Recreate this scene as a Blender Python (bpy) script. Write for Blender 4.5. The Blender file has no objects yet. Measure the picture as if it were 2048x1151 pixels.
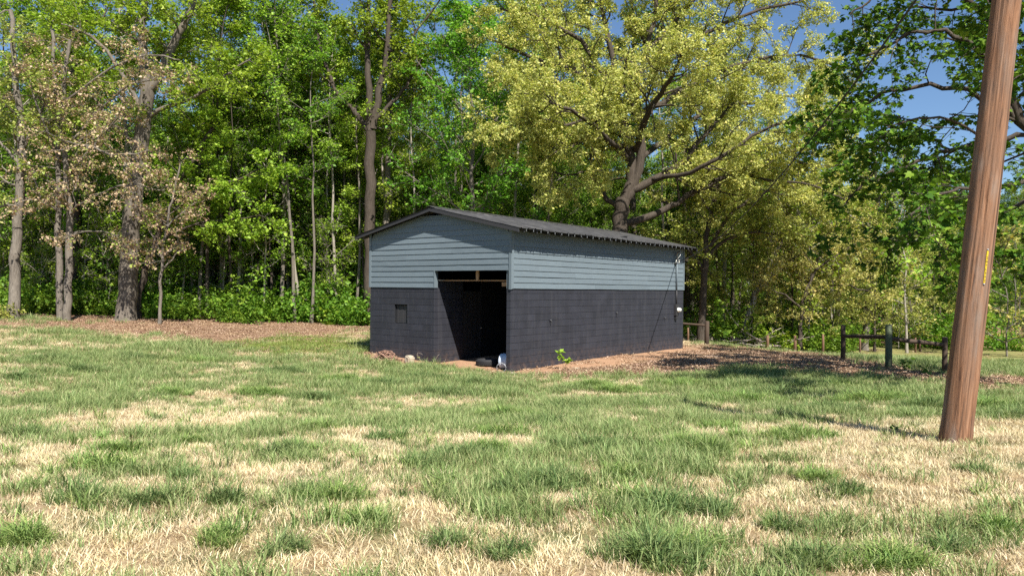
import bpy, bmesh, math, random
import numpy as np
from mathutils import Vector, Matrix, Euler

R = math.radians
rnd = random.Random(7)
NPR = np.random.default_rng(7)
scene = bpy.context.scene
COL = scene.collection

# ------------------------------------------------------------------ camera
F = 1478.0                      # focal length in pixels of the 2048 px wide photograph
EYE = 2.39                      # camera height above the foot of the shed's near corner
ROLL = math.atan(0.0099)
cam_d = bpy.data.cameras.new("camera")
cam = bpy.data.objects.new("camera", cam_d)
COL.objects.link(cam)
cam_d.sensor_width = 36.0
cam_d.lens = F / 2048 * 36.0
cam_d.clip_start = 0.05
cam_d.clip_end = 3000
cam.matrix_world = Matrix.Translation((0, 0, EYE)) @ Matrix.Rotation(R(90), 4, 'X') @ Matrix.Rotation(ROLL, 4, 'Z')
scene.camera = cam

# ------------------------------------------------------------------ sky, sun, exposure
SUN_EL = R(49)
SUN_H = Vector((0.38, -0.925)).normalized()     # from the scene towards the sun, on the ground
w = bpy.data.worlds.new("World"); scene.world = w; w.use_nodes = True
nt = w.node_tree; nt.nodes.clear()
sky = nt.nodes.new('ShaderNodeTexSky'); sky.sky_type = 'NISHITA'; sky.sun_disc = False
sky.sun_elevation = SUN_EL; sky.sun_rotation = math.atan2(SUN_H.x, SUN_H.y)
sky.altitude = 200; sky.air_density = 1.0; sky.dust_density = 0.2; sky.ozone_density = 6.0
bg = nt.nodes.new('ShaderNodeBackground'); bg.inputs[1].default_value = 0.067
wo = nt.nodes.new('ShaderNodeOutputWorld')
nt.links.new(sky.outputs[0], bg.inputs[0]); nt.links.new(bg.outputs[0], wo.inputs[0])
sd = bpy.data.lights.new("sun", 'SUN'); sd.energy = 5.0; sd.angle = R(0.5); sd.color = (1.0, 0.955, 0.88)
sun = bpy.data.objects.new("sun", sd); COL.objects.link(sun)
sdir = Vector((SUN_H.x * math.cos(SUN_EL), SUN_H.y * math.cos(SUN_EL), math.sin(SUN_EL)))
sun.rotation_euler = sdir.to_track_quat('Z', 'Y').to_euler()
sun.location = sdir * 60
vs = scene.view_settings
vs.view_transform = 'Standard'; vs.look = 'None'; vs.exposure = 1.0; vs.gamma = 1.0
vs.use_curve_mapping = False
cy = scene.cycles
cy.max_bounces = 5; cy.diffuse_bounces = 3; cy.glossy_bounces = 2; cy.transmission_bounces = 4
cy.transparent_max_bounces = 4; cy.caustics_reflective = False; cy.caustics_refractive = False
cy.use_denoising = False

# ------------------------------------------------------------------ pixel <-> place
SR, CR = math.sin(ROLL), math.cos(ROLL)
def P(px, py, d):
    dx, dy = px - 1024.0, py - 575.5
    return Vector(((dx * CR + dy * SR) * d / F, d, EYE - (-dx * SR + dy * CR) * d / F))
def proj(x, y, z):
    y = np.maximum(y, 0.2)
    a, b = x / y * F, (EYE - z) / y * F
    return 1024 + a * CR - b * SR, 575.5 + a * SR + b * CR

# value noise
def vnoise(x, y, seed=0):
    x = np.asarray(x, float); y = np.asarray(y, float)
    xi = np.floor(x).astype(np.int64); yi = np.floor(y).astype(np.int64)
    fx = x - xi; fy = y - yi
    fx = fx * fx * (3 - 2 * fx); fy = fy * fy * (3 - 2 * fy)
    def h(i, j):
        n = (i * 374761393 + j * 668265263 + seed * 974711) & 0x7fffffff
        n = ((n ^ (n >> 13)) * 1274126177) & 0x7fffffff
        return ((n ^ (n >> 16)) & 0xffff) / 65535.0
    return (h(xi, yi) * (1 - fx) + h(xi + 1, yi) * fx) * (1 - fy) + (h(xi, yi + 1) * (1 - fx) + h(xi + 1, yi + 1) * fx) * fy
def fbm(x, y, seed=0, o=3):
    s = 0; a = 0.5; t = 0
    for k in range(o):
        s = s + a * vnoise(np.asarray(x) * 2 ** k, np.asarray(y) * 2 ** k, seed + k * 17); t += a; a *= 0.5
    return s / t

# shed frame: origin at the near corner, local x along the front (to the right), local y to the back
SH_A = Vector((-0.03, 21.09, 0)); SH_ROT = R(-37.7)
SW, SL = 5.95, 11.5
sx_, sy_ = Vector((math.cos(SH_ROT), math.sin(SH_ROT), 0)), Vector((-math.sin(SH_ROT), math.cos(SH_ROT), 0))
def shed_pt(x, y, z=0): return SH_A + sx_ * x + sy_ * y + Vector((0, 0, z))

# ------------------------------------------------------------------ terrain heights
ctrl = [(-0.03, 21.09, 0), tuple(shed_pt(-SW, 0, .17)), tuple(shed_pt(0, SL, 0.0)), tuple(shed_pt(-3, 0, .04)),
        tuple(shed_pt(-SW, SL, .15)), (4.81, 8, .745), (0, 4, .97), (-4, 4, 1.0), (4, 4, .95), (0, 0, 1.05), (-8, 0, 1.1), (8, 0, 1.0),
        (0, -12, 1.2), (-20, -12, 1.4), (20, -12, 1.2)]
for px, py, d in [(250, 641, 36), (25, 637, 34), (130, 641, 34.5), (0, 712, 20), (400, 690, 27), (500, 760, 17), (1024, 800, 15.2), (0, 850, 9.3),
                  (700, 661, 36), (1640, 719, 25), (1880, 765, 18.5), (2048, 790, 14.5), (1450, 692, 33), (2048, 706, 45), (1800, 700, 46),
                  (1685, 719, 26), (1777, 736, 22), (1888, 749, 22.5), (1550, 704, 36), (1420, 690, 33), (1400, 790, 16)]:
    ctrl.append(tuple(P(px, py, d)))
ctrl += [(-30, 60, 1.2), (0, 60, .6), (30, 62, -1.4), (60, 60, -1.6), (-60, 40, 1.6), (-30, 20, 1.0), (40, 30, -.9), (60, 10, 0), (-60, 0, 1.6), (0, 120, 1), (80, 120, -1), (-80, 120, 2)]
ctrl = np.array(ctrl)
_c2 = 9.0
def _k(ax, ay, bx, by): return np.sqrt((ax[:, None] - bx[None]) ** 2 + (ay[:, None] - by[None]) ** 2 + _c2)
_A = _k(ctrl[:, 0], ctrl[:, 1], ctrl[:, 0], ctrl[:, 1])
_n = len(ctrl)
_M = np.zeros((_n + 1, _n + 1)); _M[:_n, :_n] = _A + np.eye(_n) * -0.02; _M[:_n, _n] = 1; _M[_n, :_n] = 1
_w = np.linalg.solve(_M, np.append(ctrl[:, 2], 0))
def terrain(x, y):
    x = np.atleast_1d(np.asarray(x, float)).ravel(); y = np.atleast_1d(np.asarray(y, float)).ravel()
    out = np.empty(len(x))
    for s in range(0, len(x), 20000):
        xs = np.clip(x[s:s + 20000], -85, 85); ys = np.clip(y[s:s + 20000], -15, 120)
        out[s:s + 20000] = _k(xs, ys, ctrl[:, 0], ctrl[:, 1]) @ _w[:_n] + _w[_n]
    out += (fbm(x * .9, y * .9, 5, 3) - .5) * .09 + (fbm(x * 4, y * 4, 9, 2) - .5) * .03
    return out
def tz(x, y): return float(terrain(x, y)[0])
def ground_at(px, py):
    lo, hi = 2.0, 120.0
    d = 2.0
    prev = d
    while d < 120:
        p = P(px, py, d)
        if p.z <= tz(p.x, p.y):
            lo, hi = prev, d
            for _ in range(14):
                m = (lo + hi) / 2; p = P(px, py, m)
                if p.z <= tz(p.x, p.y): hi = m
                else: lo = m
            p = P(px, py, hi); return Vector((p.x, p.y, tz(p.x, p.y)))
        prev = d; d += max(.1, d * .03)
    p = P(px, py, 60); return Vector((p.x, p.y, tz(p.x, p.y)))

def in_poly(px, py, poly):
    c = np.zeros(len(px), bool); n = len(poly); j = n - 1
    for i in range(n):
        xi, yi = poly[i]; xj, yj = poly[j]
        hit = ((yi > py) != (yj > py)) & (px < (xj - xi) * (py - yi) / (yj - yi + 1e-9) + xi)
        c ^= hit; j = i
    return c
POLY_MULCH_R = [(1010, 748), (1060, 756), (1200, 754), (1300, 750), (1420, 744), (1560, 738), (1700, 752), (1890, 775), (2060, 785), (2300, 790), (2300, 765), (2060, 758), (1890, 746), (1760, 725), (1640, 704), (1500, 694), (1360, 684), (1300, 690), (1022, 735)]
POLY_MULCH_L = [(-300, 630), (0, 640), (300, 640), (740, 640), (742, 672), (640, 672), (520, 676), (470, 688), (380, 690), (300, 676), (150, 664), (0, 655), (-300, 650)]
POLY_GREEN_L = [(430, 690), (560, 674), (742, 671), (742, 712), (600, 712), (480, 706)]
POLY_DIRT = [(730, 722), (870, 733), (950, 735), (1022, 748), (1200, 735), (1340, 716), (1366, 697), (1022, 741), (930, 718), (740, 706)]
def shed_local(x, y):
    dx = x - SH_A.x; dy = y - SH_A.y
    return dx * sx_.x + dy * sx_.y, dx * sy_.x + dy * sy_.y
def masks(x, y, z, soft=0.0):
    px, py = proj(x, y, z)
    jx = (fbm(x * 1.3, y * 1.3, 31) - .5) * 90; jy = (fbm(x * 1.3, y * 1.3, 47) - .5) * 22
    qx, qy = px + jx, py + jy
    if soft:
        gg = np.random.default_rng(len(x)); qx = qx + gg.normal(0, 30 * soft, len(x)); qy = qy + gg.normal(0, 3.2 * soft, len(x))
    lx, ly = shed_local(x, y)
    ml = in_poly(qx, qy, POLY_MULCH_L) & (y > 20)
    mr = in_poly(qx, qy, POLY_MULCH_R) & (y > 12)
    gl = in_poly(qx, qy, POLY_GREEN_L) & (y > 18)
    dirt = (lx > -6.1) & (lx < 1.0) & (ly > -.55) & (ly < 12) | in_poly(px + jx * .4, py + jy * .4, POLY_DIRT)
    wood = (y > 37.5 + 0.12 * x + 11 * (x > 8)) & (y > 33)
    inside = (lx > -SW - .02) & (lx < .02) & (ly > -.02) & (ly < SL + .02)
    return px, py, ml, mr, gl, dirt, wood, inside

# ------------------------------------------------------------------ mesh helpers
def me_faces(name, V, Fc, mats=(), smooth=False):
    """V (n,3), Fc (m,k) all faces of the same size"""
    me = bpy.data.meshes.new(name)
    V = np.asarray(V, np.float32); Fc = np.asarray(Fc, np.int32)
    m, k = Fc.shape
    me.vertices.add(len(V)); me.vertices.foreach_set('co', V.ravel())
    me.loops.add(m * k); me.loops.foreach_set('vertex_index', Fc.ravel())
    me.polygons.add(m); me.polygons.foreach_set('loop_start', np.arange(0, m * k, k, dtype=np.int32))
    if smooth: me.polygons.foreach_set('use_smooth', np.ones(m, bool))
    me.update(calc_edges=True)
    for mt in mats: me.materials.append(mt)
    return me
def link(name, me, parent=None, loc=None):
    o = bpy.data.objects.new(name, me); COL.objects.link(o)
    if parent: o.parent = parent
    if loc is not None: o.location = loc
    return o
def tag(o, label=None, cat=None, group=None, kind=None):
    if label: o['label'] = label
    if cat: o['category'] = cat
    if group: o['group'] = group
    if kind: o['kind'] = kind
    return o
def empty(name, loc=(0, 0, 0), rz=0):
    e = bpy.data.objects.new(name, None); COL.objects.link(e)
    e.location = loc; e.rotation_euler = (0, 0, rz); e.empty_display_size = .2
    return e

class MB:
    """collects plain shapes into one mesh"""
    def __init__(s): s.v = []; s.f = []
    def add(s, v, f):
        b = len(s.v); s.v += [tuple(q) for q in v]; s.f += [tuple(i + b for i in q) for q in f]; return s
    def box(s, x0, x1, y0, y1, z0, z1, mat=None):
        v = [(x0, y0, z0), (x1, y0, z0), (x1, y1, z0), (x0, y1, z0), (x0, y0, z1), (x1, y0, z1), (x1, y1, z1), (x0, y1, z1)]
        if mat is not None: v = [mat @ Vector(q) for q in v]
        return s.add(v, [(0, 3, 2, 1), (4, 5, 6, 7), (0, 1, 5, 4), (1, 2, 6, 5), (2, 3, 7, 6), (3, 0, 4, 7)])
    def tube(s, pts, rad, n=8, cap=True):
        pts = [Vector(p) for p in pts]; b = len(s.v)
        if not hasattr(rad, '__len__'): rad = [rad] * len(pts)
        ref = None
        for i, p in enumerate(pts):
            t = (pts[min(i + 1, len(pts) - 1)] - pts[max(i - 1, 0)]).normalized()
            if ref is None:
                ref = t.orthogonal().normalized()
            ref = (ref - t * ref.dot(t)).normalized(); bn = t.cross(ref)
            for k in range(n):
                a = 2 * math.pi * k / n
                s.v.append(tuple(p + (ref * math.cos(a) + bn * math.sin(a)) * rad[i]))
        for i in range(len(pts) - 1):
            for k in range(n):
                k2 = (k + 1) % n
                s.f.append((b + i * n + k, b + i * n + k2, b + (i + 1) * n + k2, b + (i + 1) * n + k))
        if cap:
            s.f.append(tuple(b + k for k in reversed(range(n)))); s.f.append(tuple(b + (len(pts) - 1) * n + k for k in range(n)))
        return s
    def lathe(s, prof, n=24, mat=None):
        b = len(s.v)
        for (r_, z) in prof:
            for k in range(n):
                a = 2 * math.pi * k / n; q = Vector((r_ * math.cos(a), r_ * math.sin(a), z))
                s.v.append(tuple(mat @ q if mat is not None else q))
        for i in range(len(prof) - 1):
            for k in range(n):
                k2 = (k + 1) % n
                s.f.append((b + i * n + k, b + i * n + k2, b + (i + 1) * n + k2, b + (i + 1) * n + k))
        return s
    def mesh(s, name, mat, smooth=False, bevel=0):
        me = bpy.data.meshes.new(name); me.from_pydata(s.v, [], s.f); me.update()
        if bevel:
            bm = bmesh.new(); bm.from_mesh(me)
            bmesh.ops.bevel(bm, geom=bm.edges[:], offset=bevel, segments=1, affect='EDGES')
            bm.to_mesh(me); bm.free()
        if smooth: me.polygons.foreach_set('use_smooth', [True] * len(me.polygons))
        if mat: me.materials.append(mat)
        return me
    def build(s, name, mat, parent=None, loc=None, smooth=False, bevel=0):
        return link(name, s.mesh(name, mat, smooth, bevel), parent, loc)

# ------------------------------------------------------------------ materials
def mat_new(name):
    m = bpy.data.materials.new(name); m.use_nodes = True
    n = m.node_tree; n.nodes.clear()
    out = n.nodes.new('ShaderNodeOutputMaterial')
    return m, n, out
def N(n, t, **kw):
    x = n.nodes.new(t)
    for k, v in kw.items():
        if k in x.inputs.keys() if hasattr(x.inputs, 'keys') else False: x.inputs[k].default_value = v
        else: setattr(x, k, v)
    return x
def ramp(n, fac, stops, interp='LINEAR'):
    r = n.nodes.new('ShaderNodeValToRGB'); r.color_ramp.interpolation = interp
    e = r.color_ramp.elements
    while len(e) < len(stops): e.new(0.5)
    for i, (p, c) in enumerate(stops):
        e[i].position = p; e[i].color = (c[0], c[1], c[2], 1)
    if fac is not None: n.links.new(fac, r.inputs[0])
    return r
def mix(n, fac, a, b, mode='MIX'):
    m = n.nodes.new('ShaderNodeMix'); m.data_type = 'RGBA'; m.blend_type = mode
    for sock, val in ((m.inputs[0], fac), (m.inputs[6], a), (m.inputs[7], b)):
        if hasattr(val, 'is_linked') or hasattr(val, 'links'): n.links.new(val, sock)
        elif isinstance(val, (int, float)): sock.default_value = val
        else: sock.default_value = (val[0], val[1], val[2], 1)
    return m.outputs[2]
def math_(n, op, a, b=0.0):
    m = n.nodes.new('ShaderNodeMath'); m.operation = op
    for s, v in ((m.inputs[0], a), (m.inputs[1], b)):
        if isinstance(v, (int, float)): s.default_value = v
        else: n.links.new(v, s)
    return m.outputs[0]
def noise(n, scale, detail=4, rough=.55, vec=None, dist=0):
    t = n.nodes.new('ShaderNodeTexNoise'); t.inputs['Scale'].default_value = scale; t.inputs['Detail'].default_value = detail
    t.inputs['Roughness'].default_value = rough; t.inputs['Distortion'].default_value = dist
    if vec is not None: n.links.new(vec, t.inputs['Vector'])
    return t.outputs['Fac']
def coords(n, kind='Object', scale=(1, 1, 1)):
    tc = n.nodes.new('ShaderNodeTexCoord'); mp = n.nodes.new('ShaderNodeMapping'); mp.inputs['Scale'].default_value = scale
    n.links.new(tc.outputs[kind], mp.inputs['Vector']); return mp.outputs[0]
def world_pos(n, scale=(1, 1, 1)):
    g = n.nodes.new('ShaderNodeNewGeometry'); mp = n.nodes.new('ShaderNodeMapping'); mp.inputs['Scale'].default_value = scale
    n.links.new(g.outputs['Position'], mp.inputs['Vector']); return mp.outputs[0]
def bump(n, h, strength=.3, dist=.01):
    b = n.nodes.new('ShaderNodeBump'); b.inputs['Strength'].default_value = strength; b.inputs['Distance'].default_value = dist
    n.links.new(h, b.inputs['Height']); return b.outputs[0]
def princ(n, out, col, rough=.7, normal=None, spec=.5, metal=0):
    p = n.nodes.new('ShaderNodeBsdfPrincipled')
    for sock, val in ((p.inputs['Base Color'], col), (p.inputs['Roughness'], rough), (p.inputs['Metallic'], metal)):
        if hasattr(val, 'links') or hasattr(val, 'is_linked'): n.links.new(val, sock)
        elif isinstance(val, (int, float)): sock.default_value = val
        else: sock.default_value = (val[0], val[1], val[2], 1)
    p.inputs['Specular IOR Level'].default_value = spec
    if normal is not None: n.links.new(normal, p.inputs['Normal'])
    n.links.new(p.outputs[0], out.inputs[0]); return p

def leaf_mat(name, stops, trans=.38, spec=.25, rough=.5, vary=.25, tcol=(1.15, 1.25, .6)):
    m, n, out = mat_new(name)
    g = n.nodes.new('ShaderNodeNewGeometry'); oi = n.nodes.new('ShaderNodeObjectInfo')
    c = ramp(n, g.outputs['Random Per Island'], stops).outputs[0]
    hsv = n.nodes.new('ShaderNodeHueSaturation'); n.links.new(c, hsv.inputs['Color'])
    v = math_(n, 'MULTIPLY_ADD', oi.outputs['Random'], vary); v.node.inputs[2].default_value = 1 - vary / 2
    n.links.new(v, hsv.inputs['Value'])
    h = math_(n, 'MULTIPLY_ADD', oi.outputs['Random'], .03); h.node.inputs[2].default_value = .485
    n.links.new(h, hsv.inputs['Hue'])
    p = n.nodes.new('ShaderNodeBsdfPrincipled'); p.inputs['Roughness'].default_value = rough; p.inputs['Specular IOR Level'].default_value = spec
    n.links.new(hsv.outputs[0], p.inputs['Base Color'])
    t = n.nodes.new('ShaderNodeBsdfTranslucent'); n.links.new(mix(n, 1.0, hsv.outputs[0], tcol, 'MULTIPLY'), t.inputs['Color'])
    ms = n.nodes.new('ShaderNodeMixShader'); ms.inputs[0].default_value = trans
    n.links.new(p.outputs[0], ms.inputs[1]); n.links.new(t.outputs[0], ms.inputs[2]); n.links.new(ms.outputs[0], out.inputs[0])
    return m
M = {}
M['leaf_green'] = leaf_mat('leaf green', [(0, (.08, .18, .018)), (.5, (.16, .28, .03)), (1, (.27, .39, .05))])
M['leaf_bright'] = leaf_mat('leaf spring green', [(0, (.16, .27, .025)), (.5, (.27, .40, .038)), (1, (.40, .50, .075))])
M['leaf_fresh'] = leaf_mat('leaf fresh green', [(0, (.07, .19, .015)), (.5, (.14, .31, .03)), (1, (.26, .44, .06))])
M['leaf_deep'] = leaf_mat('leaf deep green', [(0, (.07, .15, .014)), (.6, (.13, .24, .024)), (1, (.22, .33, .04))])
M['leaf_yellow'] = leaf_mat('leaf yellow green', [(0, (.28, .31, .075)), (.45, (.46, .46, .13)), (.8, (.58, .55, .18)), (1, (.62, .50, .15))], trans=.36)
M['leaf_olive'] = leaf_mat('leaf olive', [(0, (.18, .24, .04)), (.5, (.32, .36, .075)), (1, (.45, .43, .12))], trans=.34)
M['leaf_tan'] = leaf_mat('leaf tan', [(0, (.30, .20, .12)), (.40, (.48, .35, .22)), (.62, (.62, .47, .32)), (.72, (.36, .37, .10)), (1, (.26, .36, .06))], trans=.28, tcol=(1.1, 1, .8))
M['leaf_maple'] = leaf_mat('leaf maple', [(0, (.035, .08, .008)), (.6, (.08, .145, .012)), (1, (.20, .28, .03))], trans=.25, spec=.15)

def bark_mat(name, c0, c1, c2, sc=1.0):
    m, n, out = mat_new(name)
    v = world_pos(n, (1, 1, .16)); f = noise(n, 22 * sc, 5, .65, v, .3)
    v2 = world_pos(n); f2 = noise(n, 1.7, 3, .6, v2)
    c = ramp(n, f, [(.3, c0), (.52, c1), (.75, c2)]).outputs[0]
    c = mix(n, math_(n, 'MULTIPLY', f2, .55), c, (c2[0] * 1.05, c2[1] * 1.05, c2[2]))
    princ(n, out, c, .9, bump(n, f, .9, .04), .15); return m
M['bark'] = bark_mat('bark grey', (.055, .045, .037), (.14, .118, .096), (.25, .222, .188))
M['bark_dark_shade'] = bark_mat('bark dark with shade', (.022, .017, .013), (.055, .043, .034), (.105, .086, .07))  # dark bark, colour lowered further to hold the crown's shade on the trunks
M['bark_pale'] = bark_mat('bark pale', (.13, .11, .09), (.27, .235, .19), (.40, .36, .31))
M['bark_furrow'] = bark_mat('bark furrowed', (.03, .024, .019), (.115, .095, .077), (.21, .185, .155), .6)

def blade_mat(name, stops, trans=.3, tcol=(1.05, 1.15, .7)): return leaf_mat(name, stops, trans, .2, .55, .35, tcol)
M['straw'] = blade_mat('dead straw', [(0, (.36, .26, .13)), (.3, (.54, .43, .24)), (.7, (.68, .57, .35)), (1, (.80, .70, .48))], .22, (1, .95, .85))
M['green_blade'] = blade_mat('green blade', [(0, (.11, .165, .05)), (.5, (.20, .275, .09)), (.85, (.32, .37, .15)), (1, (.52, .47, .25))])
M['fescue'] = blade_mat('fescue blade', [(0, (.085, .135, .045)), (.5, (.155, .225, .075)), (.85, (.25, .325, .115)), (1, (.44, .42, .20))])
M['fescue_bright'] = blade_mat('bright fescue blade', [(0, (.11, .18, .045)), (.5, (.20, .30, .075)), (.85, (.32, .42, .125)), (1, (.52, .50, .23))])
M['lime_blade'] = blade_mat('lime blade', [(0, (.13, .19, .04)), (.6, (.24, .30, .07)), (1, (.42, .40, .15))])
M['litter'] = leaf_mat('leaf litter', [(0, (.16, .095, .055)), (.4, (.31, .20, .125)), (.8, (.44, .30, .20)), (1, (.60, .46, .33))], .08, .2, .6, .3, (1, .9, .7))

# ground
m, n, out = mat_new('ground soil and thatch')
at = n.nodes.new('ShaderNodeVertexColor'); at.layer_name = 'zones'
sep = n.nodes.new('ShaderNodeSeparateColor'); n.links.new(at.outputs['Color'], sep.inputs[0])
v = world_pos(n)
f1 = noise(n, 38, 5, .7, v); f2 = noise(n, 1.1, 4, .6, v); f3 = noise(n, 140, 3, .7, v)
thatch = ramp(n, f1, [(.28, (.17, .11, .06)), (.5, (.36, .26, .15)), (.7, (.54, .42, .27))]).outputs[0]
greenish = ramp(n, f1, [(.3, (.07, .085, .03)), (.6, (.16, .18, .07)), (.8, (.26, .25, .11))]).outputs[0]
base = mix(n, ramp(n, f2, [(.42, (0, 0, 0)), (.62, (1, 1, 1))]).outputs[0], thatch, greenish)
mul = ramp(n, f3, [(.25, (.10, .06, .035)), (.5, (.25, .155, .095)), (.75, (.42, .28, .185))]).outputs[0]
drt = ramp(n, f1, [(.25, (.24, .13, .07)), (.55, (.42, .255, .155)), (.8, (.52, .36, .24))]).outputs[0]
lawn = ramp(n, f1, [(.3, (.12, .11, .04)), (.55, (.22, .22, .07)), (.8, (.36, .31, .14))]).outputs[0]
c = mix(n, sep.outputs[2], base, lawn); c = mix(n, sep.outputs[0], c, mul); c = mix(n, sep.outputs[1], c, drt)
princ(n, out, c, .95, bump(n, f3, .6, .03), .1)
M['ground'] = m

# block paint
def block_mat(name, col):
    m, n, out = mat_new(name)
    v = world_pos(n); oi = n.nodes.new('ShaderNodeObjectInfo')
    f = noise(n, 90, 4, .7, v); f2 = noise(n, 2.2, 4, .6, v); f3 = noise(n, 1.0, 2, .5, world_pos(n, (6, 6, .5)))
    c = mix(n, ramp(n, f2, [(.35, (0, 0, 0)), (.7, (1, 1, 1))]).outputs[0], [q * .82 for q in col], [q * 1.16 for q in col])
    c = mix(n, ramp(n, f, [(.60, (0, 0, 0)), (.78, (.55, .55, .55))]).outputs[0], c, [q * .55 for q in col])
    hsv = n.nodes.new('ShaderNodeHueSaturation'); n.links.new(c, hsv.inputs['Color'])
    vv = math_(n, 'MULTIPLY_ADD', oi.outputs['Random'], .20); vv.node.inputs[2].default_value = .9; n.links.new(vv, hsv.inputs['Value'])
    dust = ramp(n, f3, [(.5, (0, 0, 0)), (.8, (.25, .25, .25))]).outputs[0]
    c = mix(n, dust, hsv.outputs[0], (.07, .068, .07))
    # splashed reddish mud near the foot of the wall, broken up by noise
    g = n.nodes.new('ShaderNodeNewGeometry'); sx = n.nodes.new('ShaderNodeSeparateXYZ'); n.links.new(g.outputs['Position'], sx.inputs[0])
    hgt = n.nodes.new('ShaderNodeMapRange'); hgt.inputs[1].default_value = .05; hgt.inputs[2].default_value = .55; hgt.inputs[3].default_value = 1; hgt.inputs[4].default_value = 0
    n.links.new(sx.outputs[2], hgt.inputs[0]); sp = noise(n, 7, 5, .7, v)
    mk = math_(n, 'MULTIPLY', hgt.outputs[0], ramp(n, sp, [(.45, (0, 0, 0)), (.75, (1, 1, 1))]).outputs[0])
    c = mix(n, math_(n, 'MULTIPLY', mk, .55), c, (.16, .10, .07))
    princ(n, out, c, .62, bump(n, f, .55, .006), .35); return m
M['block'] = block_mat('black painted block', (.0255, .0268, .0355))
M['mortar'] = block_mat('black painted joint', (.010, .011, .014))
# siding
m, n, out = mat_new('slate blue siding paint')
oi = n.nodes.new('ShaderNodeObjectInfo')
v = coords(n, 'Object', (2, 2, 26)); f = noise(n, 3.0, 5, .6, v, .4); f2 = noise(n, 1.4, 3, .6, world_pos(n))
c = mix(n, ramp(n, f, [(.35, (0, 0, 0)), (.7, (1, 1, 1))]).outputs[0], (.118, .150, .170), (.156, .194, .215))
c = mix(n, math_(n, 'MULTIPLY', f2, .5), c, (.105, .128, .142))
hsv = n.nodes.new('ShaderNodeHueSaturation'); n.links.new(c, hsv.inputs['Color'])
vv = math_(n, 'MULTIPLY_ADD', oi.outputs['Random'], .16); vv.node.inputs[2].default_value = .92; n.links.new(vv, hsv.inputs['Value'])
princ(n, out, hsv.outputs[0], .5, bump(n, f, .25, .006), .4)
M['siding'] = m
# roof metal
m, n, out = mat_new('weathered black roof metal')
v = world_pos(n); f = noise(n, 1.6, 5, .65, v); f2 = noise(n, 30, 3, .6, v)
c = ramp(n, f, [(.3, (.030, .029, .029)), (.55, (.062, .060, .058)), (.8, (.12, .115, .108))]).outputs[0]
princ(n, out, c, ramp(n, f2, [(.3, (.42, .42, .42)), (.7, (.66, .66, .66))]).outputs[0], bump(n, f2, .12, .004), .5)
M['roof'] = m
def plain(name, col, rough=.6, sc=14, var=.3, spec=.4, metal=0, bs=.25):
    m, n, out = mat_new(name); f = noise(n, sc, 4, .6, coords(n))
    c = mix(n, f, [q * (1 - var) for q in col], [q * (1 + var) for q in col])
    princ(n, out, c, rough, bump(n, f, bs, .004), spec, metal); return m
M['trim_dark'] = plain('dark rake trim', (.030, .029, .031), .6)
M['inside_dark'] = plain('interior with shade in colour', (.012, .012, .013), .85, 6)  # near-black colour stands in for the shade that keeps the interior dark
M['raw_wood'] = plain('raw framing wood', (.36, .20, .10), .8, 9)
M['rubber'] = plain('tyre rubber', (.022, .022, .024), .75, 30)
M['plastic'] = plain('faded white plastic', (.50, .58, .68), .45, 5, .1)
M['concrete'] = plain('rough concrete', (.42, .35, .26), .9, 18, .2)
M['rust'] = plain('rusty metal', (.26, .15, .105), .85, 12, .5)
M['glass_meter'] = plain('meter glass', (.62, .63, .58), .2, 6, .1, .6)
M['grey_metal'] = plain('galvanised metal', (.30, .31, .32), .45, 10, .2, .5, .6)
M['cable'] = plain('black cable', (.03, .03, .03), .6)
M['stick'] = plain('bleached dead wood', (.36, .30, .24), .9, 10, .35)
M['stem'] = plain('plant stem', (.12, .10, .05), .8)
M['yellow'] = plain('yellow tag', (.55, .38, .02), .5, 8, .1)
M['ink'] = plain('black print', (.02, .02, .02), .6)
M['treated'] = plain('green treated wood', (.085, .105, .06), .85, 8, .35)
M['fence_wood'] = plain('weathered fence wood with shade', (.07, .047, .032), .9, 9, .4)  # brown darkened so the colour includes the shade the posts stand in
M['stake'] = plain('old rusty stake', (.15, .085, .048), .9, 9, .35)

# ------------------------------------------------------------------ ground sheet
def axis(segs):
    out = [segs[0][0]]
    for a, b, st in segs:
        k = max(1, int(round((b - a) / st))); out += list(np.linspace(a, b, k + 1)[1:])
    return np.array(out)
gx = axis([(-400, -80, 40), (-80, -32, 2.5), (-32, -14, .6), (-14, 14, .26), (14, 34, .6), (34, 80, 2.5), (80, 400, 40)])
gy = axis([(-60, -10, 6), (-10, 2, .8), (2, 26, .22), (26, 48, .5), (48, 120, 3), (120, 600, 50)])
GX, GY = np.meshgrid(gx, gy); fx, fy = GX.ravel(), GY.ravel()
fz = terrain(fx, fy)
lx, ly = shed_local(fx, fy)
nx, ny = len(gx), len(gy)
idx = np.arange(nx * ny).reshape(ny, nx)
Fg = np.stack([idx[:-1, :-1], idx[:-1, 1:], idx[1:, 1:], idx[1:, :-1]], -1).reshape(-1, 4)
gme = me_faces('ground', np.stack([fx, fy, fz], 1), Fg, [M['ground']], True)
px, py, ml, mr, gl, dirt, wood, inside = masks(fx, fy, fz)
zc = np.zeros((len(fx), 4), np.float32); zc[:, 3] = 1
zc[:, 0] = (ml | mr | wood) & ~dirt; zc[:, 1] = dirt | inside; zc[:, 2] = gl
zc[:, 2] = np.maximum(zc[:, 2], ((fx > 9) & (fy > 27) & ~mr & ~wood) * .8)
ca = gme.color_attributes.new('zones', 'FLOAT_COLOR', 'POINT'); ca.data.foreach_set('color', zc.ravel())
tag(link('ground', gme), 'sloping ground of soil, thatch and leaf mulch', None, None, 'structure')

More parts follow.
